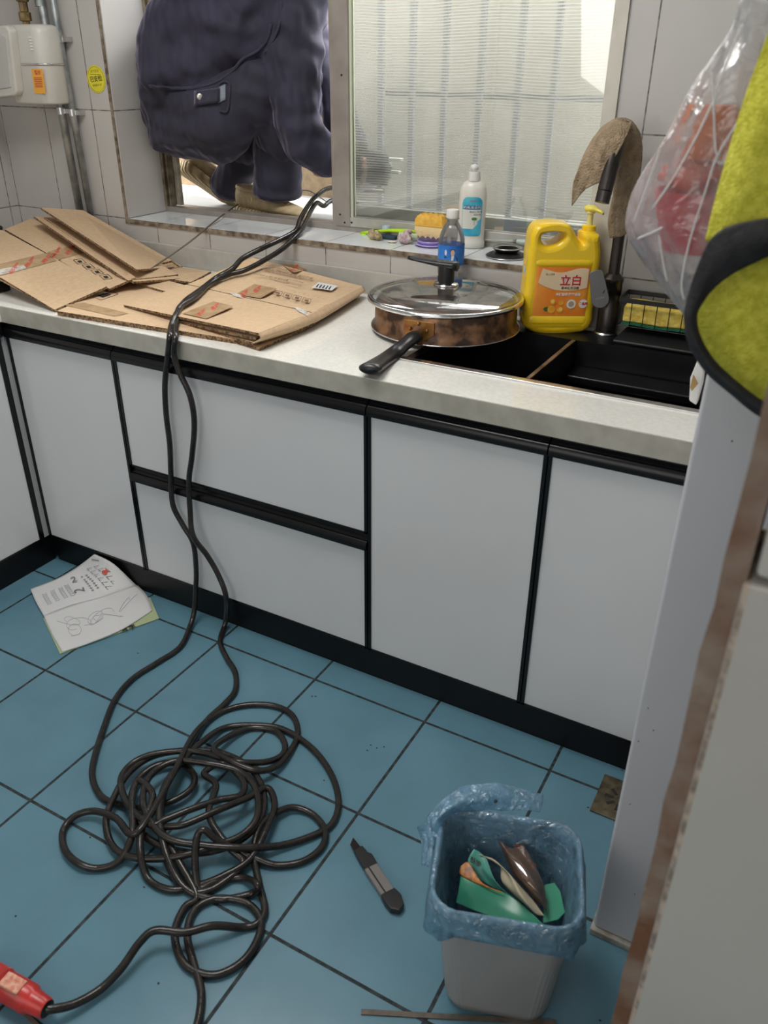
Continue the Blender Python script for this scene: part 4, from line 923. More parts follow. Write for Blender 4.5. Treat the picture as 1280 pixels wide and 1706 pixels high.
loops_B = [(600, 250), (540, 350), (480, 460), (462, 600), (485, 740), (545, 850), (610, 880), (700, 850), (800, 760), (740, 690), (660, 560), (690, 440), (640, 390), (720, 350), (800, 420), (790, 480), (700, 500), (580, 540), (480, 580), (420, 600), (330, 520), (298, 420), (345, 350), (440, 310), (600, 300), (760, 340), (880, 345), (955, 320), (972, 270), (930, 215), (830, 205), (740, 240), (680, 290), (730, 330), (850, 378), (940, 360), (1000, 290), (1025, 220), (1000, 150), (920, 112), (800, 112), (690, 150), (600, 230),
  (520, 380), (400, 590), (340, 640), (280, 575), (190, 545), (110, 565), (62, 625), (70, 705), (130, 762), (210, 780), (295, 745), (345, 640), (345, 500), (370, 420), (430, 480), (390, 600), (378, 700), (410, 820), (500, 868), (610, 852), (720, 810), (830, 740), (900, 610), (930, 520), (900, 450), (820, 490), (700, 540), (560, 600), (470, 620), (520, 720), (610, 890), (560, 940), (520, 1040), (545, 1150), (610, 1205), (700, 1215), (800, 1160), (860, 1070), (872, 990), (820, 925), (720, 903), (640, 920), (590, 970), (572, 1060), (598, 1170), (628, 1280), (622, 1380), (600, 1460)]
def lay(L, z0, rise, seed):
    random.seed(seed); out = []; n = len(L)
    for i, p in enumerate(L):
        d = math.hypot((p[0]-590)/360, (p[1]-520)/260); core = max(0, 1-d*d*.62)
        u = i/n
        z = CR+core*(.004+rise*sin(pi*min(1, u*1.1))+.008*random.random())+z0*core
        x, y = crop(p); q = onz(x, y, max(CR, z)); out.append(q)
    return out
LA = lay(loops_A, .0, .040, 5); LB = lay(loops_B, .012, .036, 8)
# the raised arch and the raised lead to the plug
def raise_pts(Ls, L, spec):
    for (x, y), z in spec:
        i = min(range(len(L)), key=lambda k: (L[k][0]-x)**2+(L[k][1]-y)**2)
        px, py = crop(L[i]); Ls[i] = onz(px, py, z)
raise_pts(LA, loops_A, [((612, 650), .055), ((640, 622), .065), ((690, 660), .045), ((603, 740), .035), ((862, 850), .03), ((680, 1015), .03), ((560, 1042), .035), ((440, 1034), .040), ((375, 1085), .035), ((300, 1190), .022), ((215, 1275), .014), ((110, 1335), .018), ((20, 1356), .026), ((-15, 1350), .028)])
raise_pts(LB, loops_B, [((110, 565), .014), ((70, 705), .012), ((130, 762), .012)])
ca = thing('power_cable', 'thick black rubber cable from the window to the floor coil, ending in the red plug', 'cable', A_[30])
cb_ = thing('power_cable', 'thick black rubber cable leaving the floor coil at the bottom edge of the photo', 'cable', B_[30])
M['cable_rubber'] = M['rubber']
obj('cable', MB().tube(cr_spline(A_+LA, 6), CR, 10), M['rubber'], ca, smooth=True)
obj('cable', MB().tube(cr_spline(B_+LB, 6), CR, 10), M['rubber'], cb_, smooth=True)
# red plug
pe = LA[-1]; ax = (onz(20, 1648, .028)-pe); ax.z = 0; ax.normalize()
Mx = ax.to_track_quat('Z', 'Y').to_matrix()
plg = obj('red_plug', MB().lathe([(.0085, 0), (.014, .0), (.0155, .002), (.018, .028), (.0185, .030), (.0225, .036), (.0225, .082), (.0205, .084), (.0205, .088), (.024, .092), (.024, .16), (.0005, .16)], pe-ax*.006, 30, Mx), M['red'], ca, smooth=True, auto=35)
plg['label'] = 'red plastic plug'
obj('cable_gland', MB().lathe([(.0005, -.003), (.0135, -.002), (.0135, .004), (.0005, .004)], pe-ax*.004, 20, Mx), M['blk'], plg, smooth=True, auto=35)
side = V((-ax.y, ax.x, 0))
side = side if side.y > 0 else -side
obj('grip_panel', MB().box((-.012, -.006, .040), (.012, .006, .080)).xf(Matrix.Translation(pe+V((0, 0, .0185))+ax*.0) @ Mx.to_4x4()), pm('worn_red', (.62, .16, .10), .5, col2=(.72, .42, .30), vs=120), plg, bevel=.002)
# thin wire across the sill
wr = [ony(430, 322, 1.0), ony(405, 335, .90), ony(378, 353, .77), ony(350, 375, .60), ony(320, 400, .49), ony(285, 425, .44), over((262, 442, .40), .0024), over((250, 449, .40), .0024)]
tag(obj('thin_wire', MB().tube(cr_spline(wr, 6), .0024, 8), pm('grey_brown_wire', (.16, .13, .10), .5), smooth=True), 'thin grey-brown wire running from outside over the sill into the left carton', 'wire')
wr = [ony(496, 318, 1.0), ony(515, 318, 1.05), ony(535, 330, 1.02), ony(548, 338, .98), ony(560, 336, .96)]
tag(obj('thin_wire', MB().tube(cr_spline(wr, 6), .0016, 8), pm('black_wire', (.03, .025, .02), .5), smooth=True), 'thin black wire outside the window, near the toe of the flat shoe', 'wire')

# ---------------------------------------------------------------- floor things
# exercise book
nb = thing('exercise_book', 'open exercise book with pencil writing and green cover on the floor', 'notebook', onz(150, 1005, 0))
cov = [onz(72, 1030, .003), onz(250, 995, .004), onz(265, 1030, .004), onz(100, 1089, .003)]
obj('cover', MB().slab(cov, .0025), pm('pale_green_cover', (.42, .50, .28), .6, var=.1), nb)
up_ = [[onz(51, 982, .010), onz(95, 965, .012), ony(128, 946, -.03), ony(158, 923, -.012)], [onz(60, 1003, .010), onz(105, 986, .014), onz(150, 968, .020), ony(190, 940, -.014)], [onz(73, 1026, .006), onz(120, 1008, .011), onz(170, 995, .012), onz(228, 976, .010)]]
obj('left_pages', patch(up_, 18, 12, .0, 5, 1), M['paper'], nb, smooth=True, solid=.004)
lo_ = [[onz(73, 1026, .006), onz(120, 1009, .012), onz(172, 994, .013), onz(229, 975, .010)], [onz(86, 1055, .005), onz(130, 1040, .009), onz(190, 1018, .010), onz(245, 993, .008)], [onz(104, 1086, .0045), onz(150, 1071, .006), onz(205, 1048, .007), onz(254, 1017, .006)]]
obj('right_page', patch(lo_, 18, 12, .0, 5, 1), M['paper'], nb, smooth=True, solid=.003)
def bil(rows, u, v, off=.0035):
    nr = len(rows)-1; nc = len(rows[0])-1
    j = min(nr-1, int(v*nr)); fv = v*nr-j; i = min(nc-1, int(u*nc)); fu = u*nc-i
    a = rows[j][i]*(1-fu)+rows[j][i+1]*fu; b = rows[j+1][i]*(1-fu)+rows[j+1][i+1]*fu
    n = (rows[j][i+1]-rows[j][i]).cross(rows[j+1][i]-rows[j][i]).normalized(); n = n if n.z > 0 else -n
    return a*(1-fv)+b*fv+n*off
def page_text(rows, body, u, v, size, rot, par, mt, name='lettering', asp=1.0, off=.0035):
    t = text_mesh(body, size, (0, 0, 0), (cos(rot), 0, sin(rot)), (-sin(rot), 0, cos(rot)))
    mb = MB(); mb.v = [bil(rows, max(0, min(.999, u+p.x)), max(0, min(.999, v-p.z*asp)), off) for p in t.v]; mb.f = t.f
    return obj(name, mb, mt, par)
pencil = pm('pencil_marks', (.16, .16, .17), .8); faint = pm('faint_pencil', (.42, .42, .43), .8)
for i, (u, ch) in enumerate(((.12, '2222222'), (.22, '2222222'), (.32, '2222222'), (.40, '2222222'), (.62, '+ ++++++'), (.69, '+++++++'), (.78, 'ㄥㄥㄥㄥㄥㄥ'), (.86, 'ㄥㄥㄥㄥㄥ'))):
    page_text(up_, ch, u, .55, .075, -pi/2, nb, pencil if i > 3 else faint, asp=1.6)
page_text(up_, '2', .52, .30, .16, -.2, nb, pencil, asp=1.6); page_text(up_, '2', .50, .66, .17, 1.4, nb, pencil, asp=1.6)
page_text(up_, '1', .93, .16, .14, .4, nb, pencil, asp=1.6)
fish = [(.0, .04), (.02, .07), (.05, .075), (.07, .05), (.10, .09), (.095, .04), (.105, 0), (.07, .025), (.04, .0), (.015, .01)]
mb = MB(); mb.add([bil(up_, .86+x*.8-.03, .60-z*1.6, .0035) for x, z in fish], [tuple(range(len(fish)))]); obj('printed_fish', mb, M['print_red'], nb)
random.seed(11)
mb = MB()
for s in range(7):
    u, v = random.uniform(.15, .8), random.uniform(.25, .7); pts = []
    for k in range(9): pts.append(bil(lo_, max(.02, min(.98, u+.10*sin(k*.8+s)+k*.012)), max(.03, min(.95, v+.14*cos(k*.9+s*2))), .0025))
    mb.tube(cr_spline(pts, 3), .0005, 4)
obj('pencil_scribble', mb, faint, nb)
q = (onz(205, 1052, .0065)); r_ = (onz(230, 1043, .0065)-q).normalized()
obj('cover_lettering', text_mesh('写字', .020, onz(214, 1047, .0052), r_, V((0, 0, 1)).cross(r_), bold=.0004), M['ink'], nb)
mb = MB().slab([onz(246, 1018, .0050)+V((.006*cos(a), .006*sin(a), 0)) for a in [2*pi*k/10 for k in range(10)]], .0004); obj('cover_picture', mb, M['print_red'], nb)

# utility knife
ka, kb = onz(588, 1402, .006), onz(665, 1518, .006)
kd = (kb-ka); Lk = kd.length; kd.normalize(); kl = V((-kd.y, kd.x, 0))
uk = thing('utility_knife', 'black and grey utility knife on the floor between the coil and the bin', 'knife', (ka+kb)/2)
def kbx(a, b, w0, w1, z0, z1, c0=0, c1=0):
    p = [ka+kd*a+kl*(c0-w0), ka+kd*b+kl*(c1-w1), ka+kd*b+kl*(c1+w1), ka+kd*a+kl*(c0+w0)]
    return MB().add([V((q.x, q.y, z)) for z in (z0, z1) for q in p], [(0, 3, 2, 1), (4, 5, 6, 7), (0, 1, 5, 4), (1, 2, 6, 5), (2, 3, 7, 6), (3, 0, 4, 7)])
bl = [ka+kd*-.004+kl*-.006, ka+kd*.008+kl*.008, ka+kd*.040+kl*.007, ka+kd*.040+kl*-.008]
bl = [ka+kd*-.006+kl*.004, ka+kd*.045+kl*.008, ka+kd*.045+kl*-.009, ka+kd*.006+kl*-.009]
obj('blade', MB().slab([V((p.x, p.y, .009)) for p in bl], .0015), pm('dark_steel_blade', (.03, .022, .022), .35, .7), uk)
obj('nose', MB().slab([V((p.x, p.y, .013)) for p in (ka+kd*.022+kl*.009, ka+kd*.040+kl*.011, ka+kd*.047+kl*.016, ka+kd*.072+kl*.0145, ka+kd*.072-kl*.0125, ka+kd*.045-kl*.012, ka+kd*.022-kl*.010)], .011), M['blk'], uk, bevel=.0015)
gp = pm('grey_knife_grip', (.20, .185, .175), .5)
obj('grip', kbx(.070, .134, .0135, .0135, .002, .014), gp, uk, bevel=.002)
obj('slider_slot', kbx(.070, .134, .0014, .0014, .012, .0145, -.005, -.005), M['blk'], uk)
obj('end_cap', MB().slab([V((p.x, p.y, .0155)) for p in (ka+kd*.132+kl*.0145, ka+kd*.150+kl*.018, ka+kd*.170+kl*.012, ka+kd*.176+kl*-.002, ka+kd*.165+kl*-.014, ka+kd*.150+kl*-.016, ka+kd*.132+kl*-.0145)], .0145), M['blk'], uk, bevel=.002)

# floor strip
s0, s1 = onz(602, 1685, .003), onz(905, 1702, .003)
sdv = (s1-s0).normalized(); sl_ = V((-sdv.y, sdv.x, 0))
s2_ = s1+sdv*.02
tag(obj('wooden_strip', MB().slab([s0+sl_*.004, s2_+sl_*.004, s2_-sl_*.004, s0-sl_*.004], .003, V((0, 0, 1))), pm('dark_wood_strip', (.16, .13, .10), .6, col2=(.09, .075, .06), vs=40)), 'thin brown flat strip on the floor in front of the waste bin', 'strip')
s0, s1 = onz(36, 1683, .003), onz(66, 1712, .003)
tag(obj('wooden_strip', MB().slab([s0+V((.003, .003, 0)), s1+V((.003, .003, 0)), s1-V((.003, .003, 0)), s0-V((.003, .003, 0))], .003, V((0, 0, 1))), pm('dark_wood_strip_b', (.15, .12, .10), .6)), 'short dark stick on the floor below the red plug at the lower left', 'stick')
# floor drain
dq = [onz(1013, 1292, .003), onz(986, 1354, .003)]
dx0, dx1, dy1, dy0 = 1.606, 1.700, -.036, -.146
fd = thing('floor_drain', 'tarnished square brass floor drain beside the fridge at the kick board', 'floor drain', (1.65, -.09, 0))
obj('drain_plate', MB().box((dx0, dy0, .0002), (dx1, dy1, .004)), pm('tarnished_drain', (.20, .165, .10), .5, .6, col2=(.09, .075, .05), vs=45), fd, bevel=.001)
mb = MB()
for k in range(8):
    a = 2*pi*k/8; c = V(((dx0+dx1)/2+.022*cos(a), (dy0+dy1)/2+.022*sin(a), .0042)); t = V((cos(a), sin(a), 0)); s = V((-t.y, t.x, 0))
    mb.slab([c-t*.009-s*.003, c+t*.009-s*.004, c+t*.009+s*.004, c-t*.009+s*.003], .0004, V((0, 0, 1)))
obj('drain_slots', mb, M['ink'], fd)
# specks of dirt
mb = MB(); random.seed(5)
for px, py in ((618, 1241), (628, 1246), (640, 1244), (612, 1250), (230, 1088), (520, 1160), (526, 1160), (150, 1395), (26, 1526), (264, 1638), (980, 1345), (1000, 1700), (240, 1478), (540, 1300)):
    q = onz(px, py, .0008); mb.sphere(q, (.0022, .0018, .0008), 6, 4)
tag(obj('floor_crumbs', mb, pm('dark_crumbs', (.04, .035, .03), .9)), 'scattered tiny dark crumbs on the blue floor tiles', 'crumbs', kind='stuff')

# ---------------------------------------------------------------- waste bin
BH = .262; BA = radians(19)
bt = onz(847, 1442, BH); bb_ = V((1.572, -.556, 0))
def bring(w_, d_, r, z, n=7, ang=BA):
    u = z/BH; c = bb_*(1-u)+V((bt.x, bt.y, 0))*u; out = []
    for p in rrect(w_, d_, r, n, z): out.append(V((c.x+p.x*cos(ang)-p.y*sin(ang), c.y+p.x*sin(ang)+p.y*cos(ang), z)))
    return out
bn = thing('waste_bin', 'square tapering grey plastic waste bin with ribbed lower walls, beside the fridge', 'bin', bb_)
def ribbed(w_, d_, r, z, amp):
    R0 = []; base = bring(w_, d_, r, z, 24); c = sum(base, V())/len(base)
    for i, p in enumerate(base): R0.append(p+(p-c).normalized()*(amp*(.5+.5*cos(i*2.1))))
    return R0
rings = [ribbed(.150, .125, .030, .001, 0), ribbed(.162, .137, .035, .004, 0), ribbed(.166, .140, .036, .02, .0015), ribbed(.184, .156, .038, .12, .0012), ribbed(.196, .168, .04, .17, 0), ribbed(.216, .184, .042, BH-.004, 0), ribbed(.220, .188, .042, BH, 0), ribbed(.214, .182, .040, BH, 0), ribbed(.192, .162, .036, .17, 0), ribbed(.160, .134, .03, .01, 0)]
mb = MB().loft(rings, cap=False); k = len(rings[0]); mb.f.append(tuple(range(k))); mb.f.append(tuple(len(mb.v)-k+i for i in range(k)))
obj('bin_body', mb, pm('warm_grey_plastic', (.36, .345, .335), .45, var=.03), bn, smooth=True, auto=60)
# liner
def lring(w_, d_, r, z, amp, f1, seed, drop=None):
    base = bring(w_, d_, r, z, 12); c = sum(base, V())/len(base); out = []
    for i, p in enumerate(base):
        a = 2*pi*i/len(base)
        q = p+(p-c).normalized()*(amp*(sin(f1*a+seed)*.6+sin(f1*2.3*a+seed*2)*.4))
        if drop: q = q+V((0, 0, drop(a)))
        out.append(q)
    return out
dropf = lambda a: -.012*(.5+.5*sin(a*2+1.2))-.005*sin(5*a)
rings = [lring(.120, .10, .03, .05, .004, 9, 1), lring(.165, .138, .035, .13, .004, 13, 2), lring(.196, .165, .038, .21, .0035, 17, 3), lring(.207, .175, .04, BH-.008, .002, 21, 4),
         lring(.214, .182, .042, BH+.0035, .001, 23, 5), lring(.2235, .1915, .044, BH+.0025, .001, 23, 5), lring(.229, .197, .046, BH-.012, .0022, 15, 6), lring(.236, .203, .05, BH-.028, .005, 7, 7, dropf), lring(.240, .207, .052, BH-.046, .007, 5, 8, lambda a: 1.5*dropf(a))]
bl_ = thing('bin_liner', 'thin translucent blue bag lining the bin and folded over its rim', 'bin bag', V((bt.x, bt.y, .05)))
obj('liner_film', MB().loft(rings, cap=False), M['liner'], bl_, smooth=True, solid=.0004)
# gathered fold and handle on the back-left rim
cbt = V((bt.x, bt.y, 0))
fold = [[onz(700, 1385, BH-.01), onz(712, 1362, BH+.006), onz(745, 1325, BH+.02), onz(790, 1305, BH+.026), onz(850, 1308, BH+.022), onz(905, 1325, BH+.008)],
        [onz(718, 1392, BH-.006), onz(728, 1366, BH+.014), onz(758, 1340, BH+.022), onz(800, 1328, BH+.026), onz(850, 1326, BH+.020), onz(905, 1336, BH+.006)],
        [onz(732, 1400, BH-.004), onz(744, 1362, BH+.004), onz(766, 1353, BH+.004), onz(802, 1350, BH+.004), onz(850, 1350, BH+.004), onz(900, 1352, BH+.003)]]
obj('rim_fold', patch(fold, 40, 12, .0022, 26, 3, (0, 0, 1)), M['liner'], bl_, smooth=True, solid=.0006)
lh = [[onz(696, 1378, BH+.012), onz(704, 1372, BH+.014), onz(716, 1372, BH+.010)], [onz(702, 1400, BH-.010), onz(712, 1400, BH-.004), onz(722, 1402, BH+.0)], [onz(702, 1440, BH-.028), onz(708, 1442, BH-.02), onz(716, 1446, BH-.012)]]
obj('gathered_corner', patch(lh, 14, 14, .0015, 16, 3, (-1, -1, 0)), M['liner'], bl_, smooth=True, solid=.0006)
obj('hole_mark', MB().sphere(onz(826, 1335, BH+.027), (.003, .004, .0015), 10, 6), M['ink'], bl_)
# rubbish
sn = thing('snack_packet', 'torn green snack packet with orange-brown food picture in the bin', 'packet', P(830, 1500, -.60))
zA = .175
g1 = [[onz(780, 1440, .200), onz(800, 1455, .195), onz(840, 1483, .185), onz(905, 1538, .19)], [onz(766, 1470, .185), onz(792, 1484, .188), onz(832, 1505, .185), onz(885, 1545, .188)], [onz(762, 1500, .172), onz(790, 1515, .175), onz(820, 1530, .18), onz(870, 1545, .19)]]
M['teal'] = pm('teal_green_film', (.06, .36, .22), .3, col2=(.05, .30, .19), vs=14)
g1 = [[onz(768, 1458, .195), onz(800, 1474, .195), onz(850, 1492, .19), onz(907, 1540, .20)], [onz(765, 1480, .186), onz(795, 1495, .187), onz(845, 1515, .185), onz(895, 1545, .19)], [onz(760, 1504, .172), onz(792, 1518, .175), onz(840, 1535, .175), onz(880, 1550, .18)]]
obj('front_film', patch(g1, 24, 16, .002, 8, 2, (0, -1, .5)), M['teal'], sn, smooth=True, solid=.0008)
g2 = [[onz(790, 1414, .215), onz(800, 1420, .212), onz(812, 1432, .21)], [onz(780, 1436, .205), onz(802, 1446, .202), onz(826, 1468, .20)], [onz(795, 1462, .188), onz(820, 1478, .185), onz(850, 1492, .185)]]
obj('back_film', patch(g2, 16, 16, .001, 8, 2, (0, -1, .5)), pm('inner_teal_film', (.10, .38, .30), .3), sn, smooth=True, solid=.0008)
g3 = [[onz(768, 1443, .203), onz(779, 1436, .206), onz(790, 1450, .204)], [onz(768, 1457, .198), onz(790, 1467, .199), onz(806, 1472, .199)], [onz(800, 1474, .197), onz(820, 1482, .196), onz(842, 1488, .195)]]
obj('food_picture', patch(g3, 12, 14, .0006, 8, 2, (0, -1, .5)), pm('printed_food', (.75, .26, .03), .35, col2=(.28, .10, .03), vs=130), sn, smooth=True, solid=.0006)
obj('lettering', text_mesh('酥脆', .010, onz(793, 1437, .214), (onz(800, 1441, .214)-onz(793, 1437, .214)), V((-.3, .8, .5)), bold=.0002), M['ink'], sn)
g4 = [[onz(798, 1424, .21), onz(820, 1430, .213), onz(838, 1445, .21)], [onz(832, 1440, .206), onz(850, 1458, .215), onz(868, 1478, .205)], [onz(838, 1470, .198), onz(870, 1495, .212), onz(888, 1500, .20)], [onz(878, 1508, .192), onz(892, 1522, .196), onz(907, 1526, .195)]]
tag(obj('crumpled_paper', patch(g4, 22, 26, .0035, 10, 4, (0, -.4, .8)), pm('cream_paper', (.56, .50, .36), .7, col2=(.48, .42, .29), vs=20), smooth=True, solid=.001), 'crumpled cream paper packet in the bin between the green and the clear packets', 'paper')
g5 = [[onz(829, 1398, .225), onz(850, 1412, .222), onz(872, 1406, .22)], [onz(842, 1428, .215), onz(868, 1440, .228), onz(893, 1444, .215)], [onz(858, 1460, .205), onz(885, 1475, .222), onz(908, 1480, .205)], [onz(888, 1495, .195), onz(904, 1508, .2), onz(912, 1522, .195)]]
cw = thing('clear_wrapper', 'clear plastic wrapper with reddish brown scraps at the back right of the rubbish', 'wrapper', g5[1][1])
obj('film', patch(g5, 22, 26, .003, 9, 6, (0, -.4, .8)), M['clearwrap'], cw, smooth=True, solid=.0006)
mb = MB()
for px, py, z, r in ((866, 1412, .210, .008), (882, 1442, .205, .011), (872, 1462, .198, .010), (892, 1478, .198, .012), (900, 1498, .192, .009), (846, 1418, .205, .005)):
    q = onz(px, py, z); mb.v_ = None; t_ = lump(q, r, int(px), (1.2, .8, .5)); mb.add(t_.v, t_.f)
obj('food_scraps', mb, pm('reddish_brown_scraps', (.26, .07, .03), .5, col2=(.14, .04, .02), vs=60), cw, smooth=True)
g6 = [onz(908, 1474, .185), onz(924, 1470, .187), onz(934, 1485, .185), onz(942, 1520, .180), onz(930, 1532, .178), onz(905, 1538, .178)]
tag(obj('green_card', MB().slab(g6, .002), M['teal'], bevel=.0008), 'pale green card standing at the right wall inside the bin', 'card')

# ---------------------------------------------------------------- gas meter, pipes and sticker
mt = thing('gas_meter', 'cream gas meter strapped to the tiled wall in the top left corner', 'gas meter', P(45, 100, .50))
rings = []
yb = .565
for px0, px1, y_, in ((8, 72, .46),): pass
tl, tr, brr, bll = P(4, 44, .47), P(66, 40, .47), P(80, 174, .47), P(-2, 172, .47)
zt1, zb1 = P(40, 40, .47).z, P(45, 173, .47).z; xl1, xr1 = P(6, 100, .47).x, P(72, 100, .47).x
can = [[p for p in rrect(xr1-xl1, .095, .035, 7, z, ((xl1+xr1)/2, .515))] for z in (zb1, zb1+.004, (zb1+zt1)/2-.003)]
obj('meter_can', MB().loft([rrect(xr1-xl1-.006, .089, .033, 7, zb1, ((xl1+xr1)/2, .515)), rrect(xr1-xl1, .095, .035, 7, zb1+.005, ((xl1+xr1)/2, .515)), rrect(xr1-xl1, .095, .035, 7, zt1-.018, ((xl1+xr1)/2, .515)), rrect(xr1-xl1-.008, .087, .033, 7, zt1-.005, ((xl1+xr1)/2, .515)), rrect(xr1-xl1-.03, .065, .02, 7, zt1, ((xl1+xr1)/2, .515))]), M['cream'], mt, smooth=True, auto=60)
zs1 = P(50, 107, .466).z
obj('strap', MB().loft([rrect(xr1-xl1+.003, .098, .036, 7, zs1-.003, ((xl1+xr1)/2, .515)), rrect(xr1-xl1+.006, .101, .037, 7, zs1, ((xl1+xr1)/2, .515)), rrect(xr1-xl1+.003, .098, .036, 7, zs1+.003, ((xl1+xr1)/2, .515))]), M['chrome'], mt, smooth=True)
yfp = .44
pt_ = [P(-30, 45, yfp), P(8, 42, yfp), P(15, 50, yfp), P(27, 150, yfp), P(24, 160, yfp), P(-20, 165, yfp)]
obj('register_housing', MB().slab(pt_, .03, V((0, -1, 0))), M['cream'], mt, bevel=.006, seg=3)
pt2 = [P(-30, 56, yfp-.003), P(2, 56, yfp-.003), P(10, 62, yfp-.003), P(18, 146, yfp-.003), P(-20, 152, yfp-.003)]
obj('register_cover', MB().slab(pt2, .006, V((0, -1, 0))), pm('grey_cover', (.50, .50, .47), .3), mt, bevel=.003)
lq = [P(52, 115, .4655), P(70, 115, .4655), P(76, 156, .4655), P(58, 156, .4655)]
ol = obj('warning_label', MB().slab(lq, .0008, V((0, -1, 0))), pm('orange_sticker', (.88, .42, .05), .5), mt)
mb = MB()
for k in range(6):
    v = .35+k*.075; q0 = lq[0]*(1-v)+lq[3]*v; q1 = lq[1]*(1-v)+lq[2]*v
    mb.slab([q0*.85+q1*.15+V((0, -.0008, .0012)), q0*.15+q1*.85+V((0, -.0008, .0012)), q0*.15+q1*.85+V((0, -.0008, -.0008)), q0*.85+q1*.15+V((0, -.0008, -.0008))], .0002, V((0, -1, 0)))
obj('label_lines', mb, M['print_red'], ol)
obj('label_lettering', text_mesh('警示', .012, (lq[0]+lq[1])/2+V((.002, -.0008, -.010)), (1, 0, 0), (0, 0, 1), bold=.0003), M['print_red'], ol)
mb = MB()
for k in range(5):
    c = P(50+k*.8, 62+k*5, .4655); mb.slab([c+V((-.006, 0, .0025)), c+V((.006, 0, .0025)), c+V((.006, 0, -.0025)), c+V((-.006, 0, -.0025))], .0003, V((0, -1, 0)))
obj('serial_plate', mb, M['wink'], mt)
bq = P(37, 40, .50); bq.y = .515
obj('brass_union', MB().lathe([(.010, -.004), (.010, .008), (.017, .010), (.017, .030), (.012, .032), (.012, .055), (.016, .056), (.018, .060), (.018, .085), (.015, .30), (.015, .6)], (bq.x, bq.y, zt1), 8), M['brass'], mt)
def pipe(name, label, pa_, pb_, r, clamps):
    a = P(*pa_); b = P(*pb_); x = (a.x+b.x)/2
    t = thing(name, label, 'pipe', (x, pa_[2], ZC1)); dirv = (a-b).normalized()
    bot = b-dirv*((b.z-ZC1-.062)/dirv.z); tp_ = a+dirv*.5
    obj('tube', MB().tube([bot, tp_], r, 20), M['galv'], t, smooth=True)
    for py in clamps:
        u = (py-pb_[1])/(pa_[1]-pb_[1]); u = (P(0, py, pa_[2]).z-b.z)/(a.z-b.z); c = b+(a-b)*u
        cl = obj('clamp', MB().tube([c-dirv*.009, c+dirv*.009], r+.002, 20), M['chrome'], t, smooth=True, auto=40)
        obj('clamp_bracket', MB().box((c.x+r, pa_[2]-.002, c.z-.006), (c.x+r+.022, YW-.001, c.z+.006)), M['chrome'], cl)
    return t, a, b, dirv
t, a, b, dv = pipe('gas_pipe', 'thicker grey galvanised gas pipe running up the wall, next to the meter', (70, 10, .548), (133, 350, .548), .0118, (64, 180))
c = P(68, 8, .548); obj('elbow_socket', MB().tube([c-dv*.004, c+dv*.02], .016, 20), M['galv'], t, smooth=True, auto=40)
pipe('gas_pipe', 'thinner shiny galvanised pipe running up the wall, right of the thicker one', (88, 0, .555), (150, 350, .555), .0098, (66, 182))
sc1 = P(160, 132, YW-.002)
stc = thing('inspection_sticker', 'round yellow inspection sticker on the white tiles left of the window', 'sticker', sc1)
M['stick'] = pm('yellow_sticker', (.74, .66, .04), .5, var=.04)
rs = .036
obj('sticker_disc', MB().lathe([(.0005, 0), (rs, 0), (rs, .001), (.0005, .001)], (0, 0, 0), 36).xf(Matrix.Translation(V((sc1.x, YW-.0005, sc1.z))) @ Matrix.Rotation(pi/2, 4, 'X')), M['stick'], stc)
obj('sticker_ring', MB().tube([V((sc1.x+.0325*cos(a), YW-.0016, sc1.z+.0325*sin(a))) for a in [2*pi*k/40 for k in range(41)]], .0006, 4), pm('olive_print', (.30, .26, .01), .6), stc)
ty = YW-.0018
obj('lettering', text_mesh('已安检', .0165, (sc1.x, ty, sc1.z), (1, 0, .10), (-.1, 0, 1), bold=.0002), M['ink'], stc)
obj('lettering', text_mesh('燃气安全', .0085, (sc1.x-.002, ty, sc1.z+.020), (1, 0, .10), (-.1, 0, 1)), bpy.data.materials['olive_print'], stc)
obj('lettering', text_mesh('有效期 年 月', .0065, (sc1.x+.001, ty, sc1.z-.0155), (1, 0, .08), (-.08, 0, 1)), M['ink'], stc)
mb = MB().box((sc1.x-.022, ty-.0002, sc1.z+.0115), (sc1.x+.020, ty, sc1.z+.013)); obj('printed_rule', mb, bpy.data.materials['olive_print'], stc)

# ---------------------------------------------------------------- fridge, yellow towel, hanging bag
fg = thing('fridge', 'tall plain white fridge standing in front of the right end of the worktop', 'fridge', (1.99, -.2, 0))
M['fridge'] = pm('white_fridge_enamel', (.60, .60, .635), .22, var=.02, vs=4)
obj('fridge_body', MB().box((1.6865, -.400, .012), (2.30, .16, 1.26)), M['fridge'], fg, bevel=.006, seg=3)
obj('plinth', MB().box((1.683, -.408, 0), (2.30, -.36, .014)), pm('dirty_plinth', (.52, .50, .46), .5, col2=(.22, .19, .15), vs=30), fg, bevel=.002)
mb = MB(); random.seed(9)
for px, py in ((1089, 1217), (1064, 1235), (1080, 1180), (1050, 1340), (1058, 1490), (1037, 1283), (1220, 735)):
    q = ony(px, py, -.4005); mb.sphere(q, (.0010, .0004, .0014), 6, 4)
obj('specks', mb, M['ink'], fg)
yt = thing('microfibre_towel', 'yellow-green towel with wide black border hanging in front of the fridge', 'towel', P(1250, 300, -.54))
M['ylw'] = pm('yellow_green_microfibre', (.78, .74, .09), .95, col2=(.56, .54, .04), vs=110, det=8, bump=.5, bs=380)
M['trimblk'] = pm('black_ribbed_trim', (.018, .018, .022), .65, col2=(.008, .008, .010), vs=70, bump=.2, bs=200)
Y1, Y2, Y3 = -.545, -.530, -.578
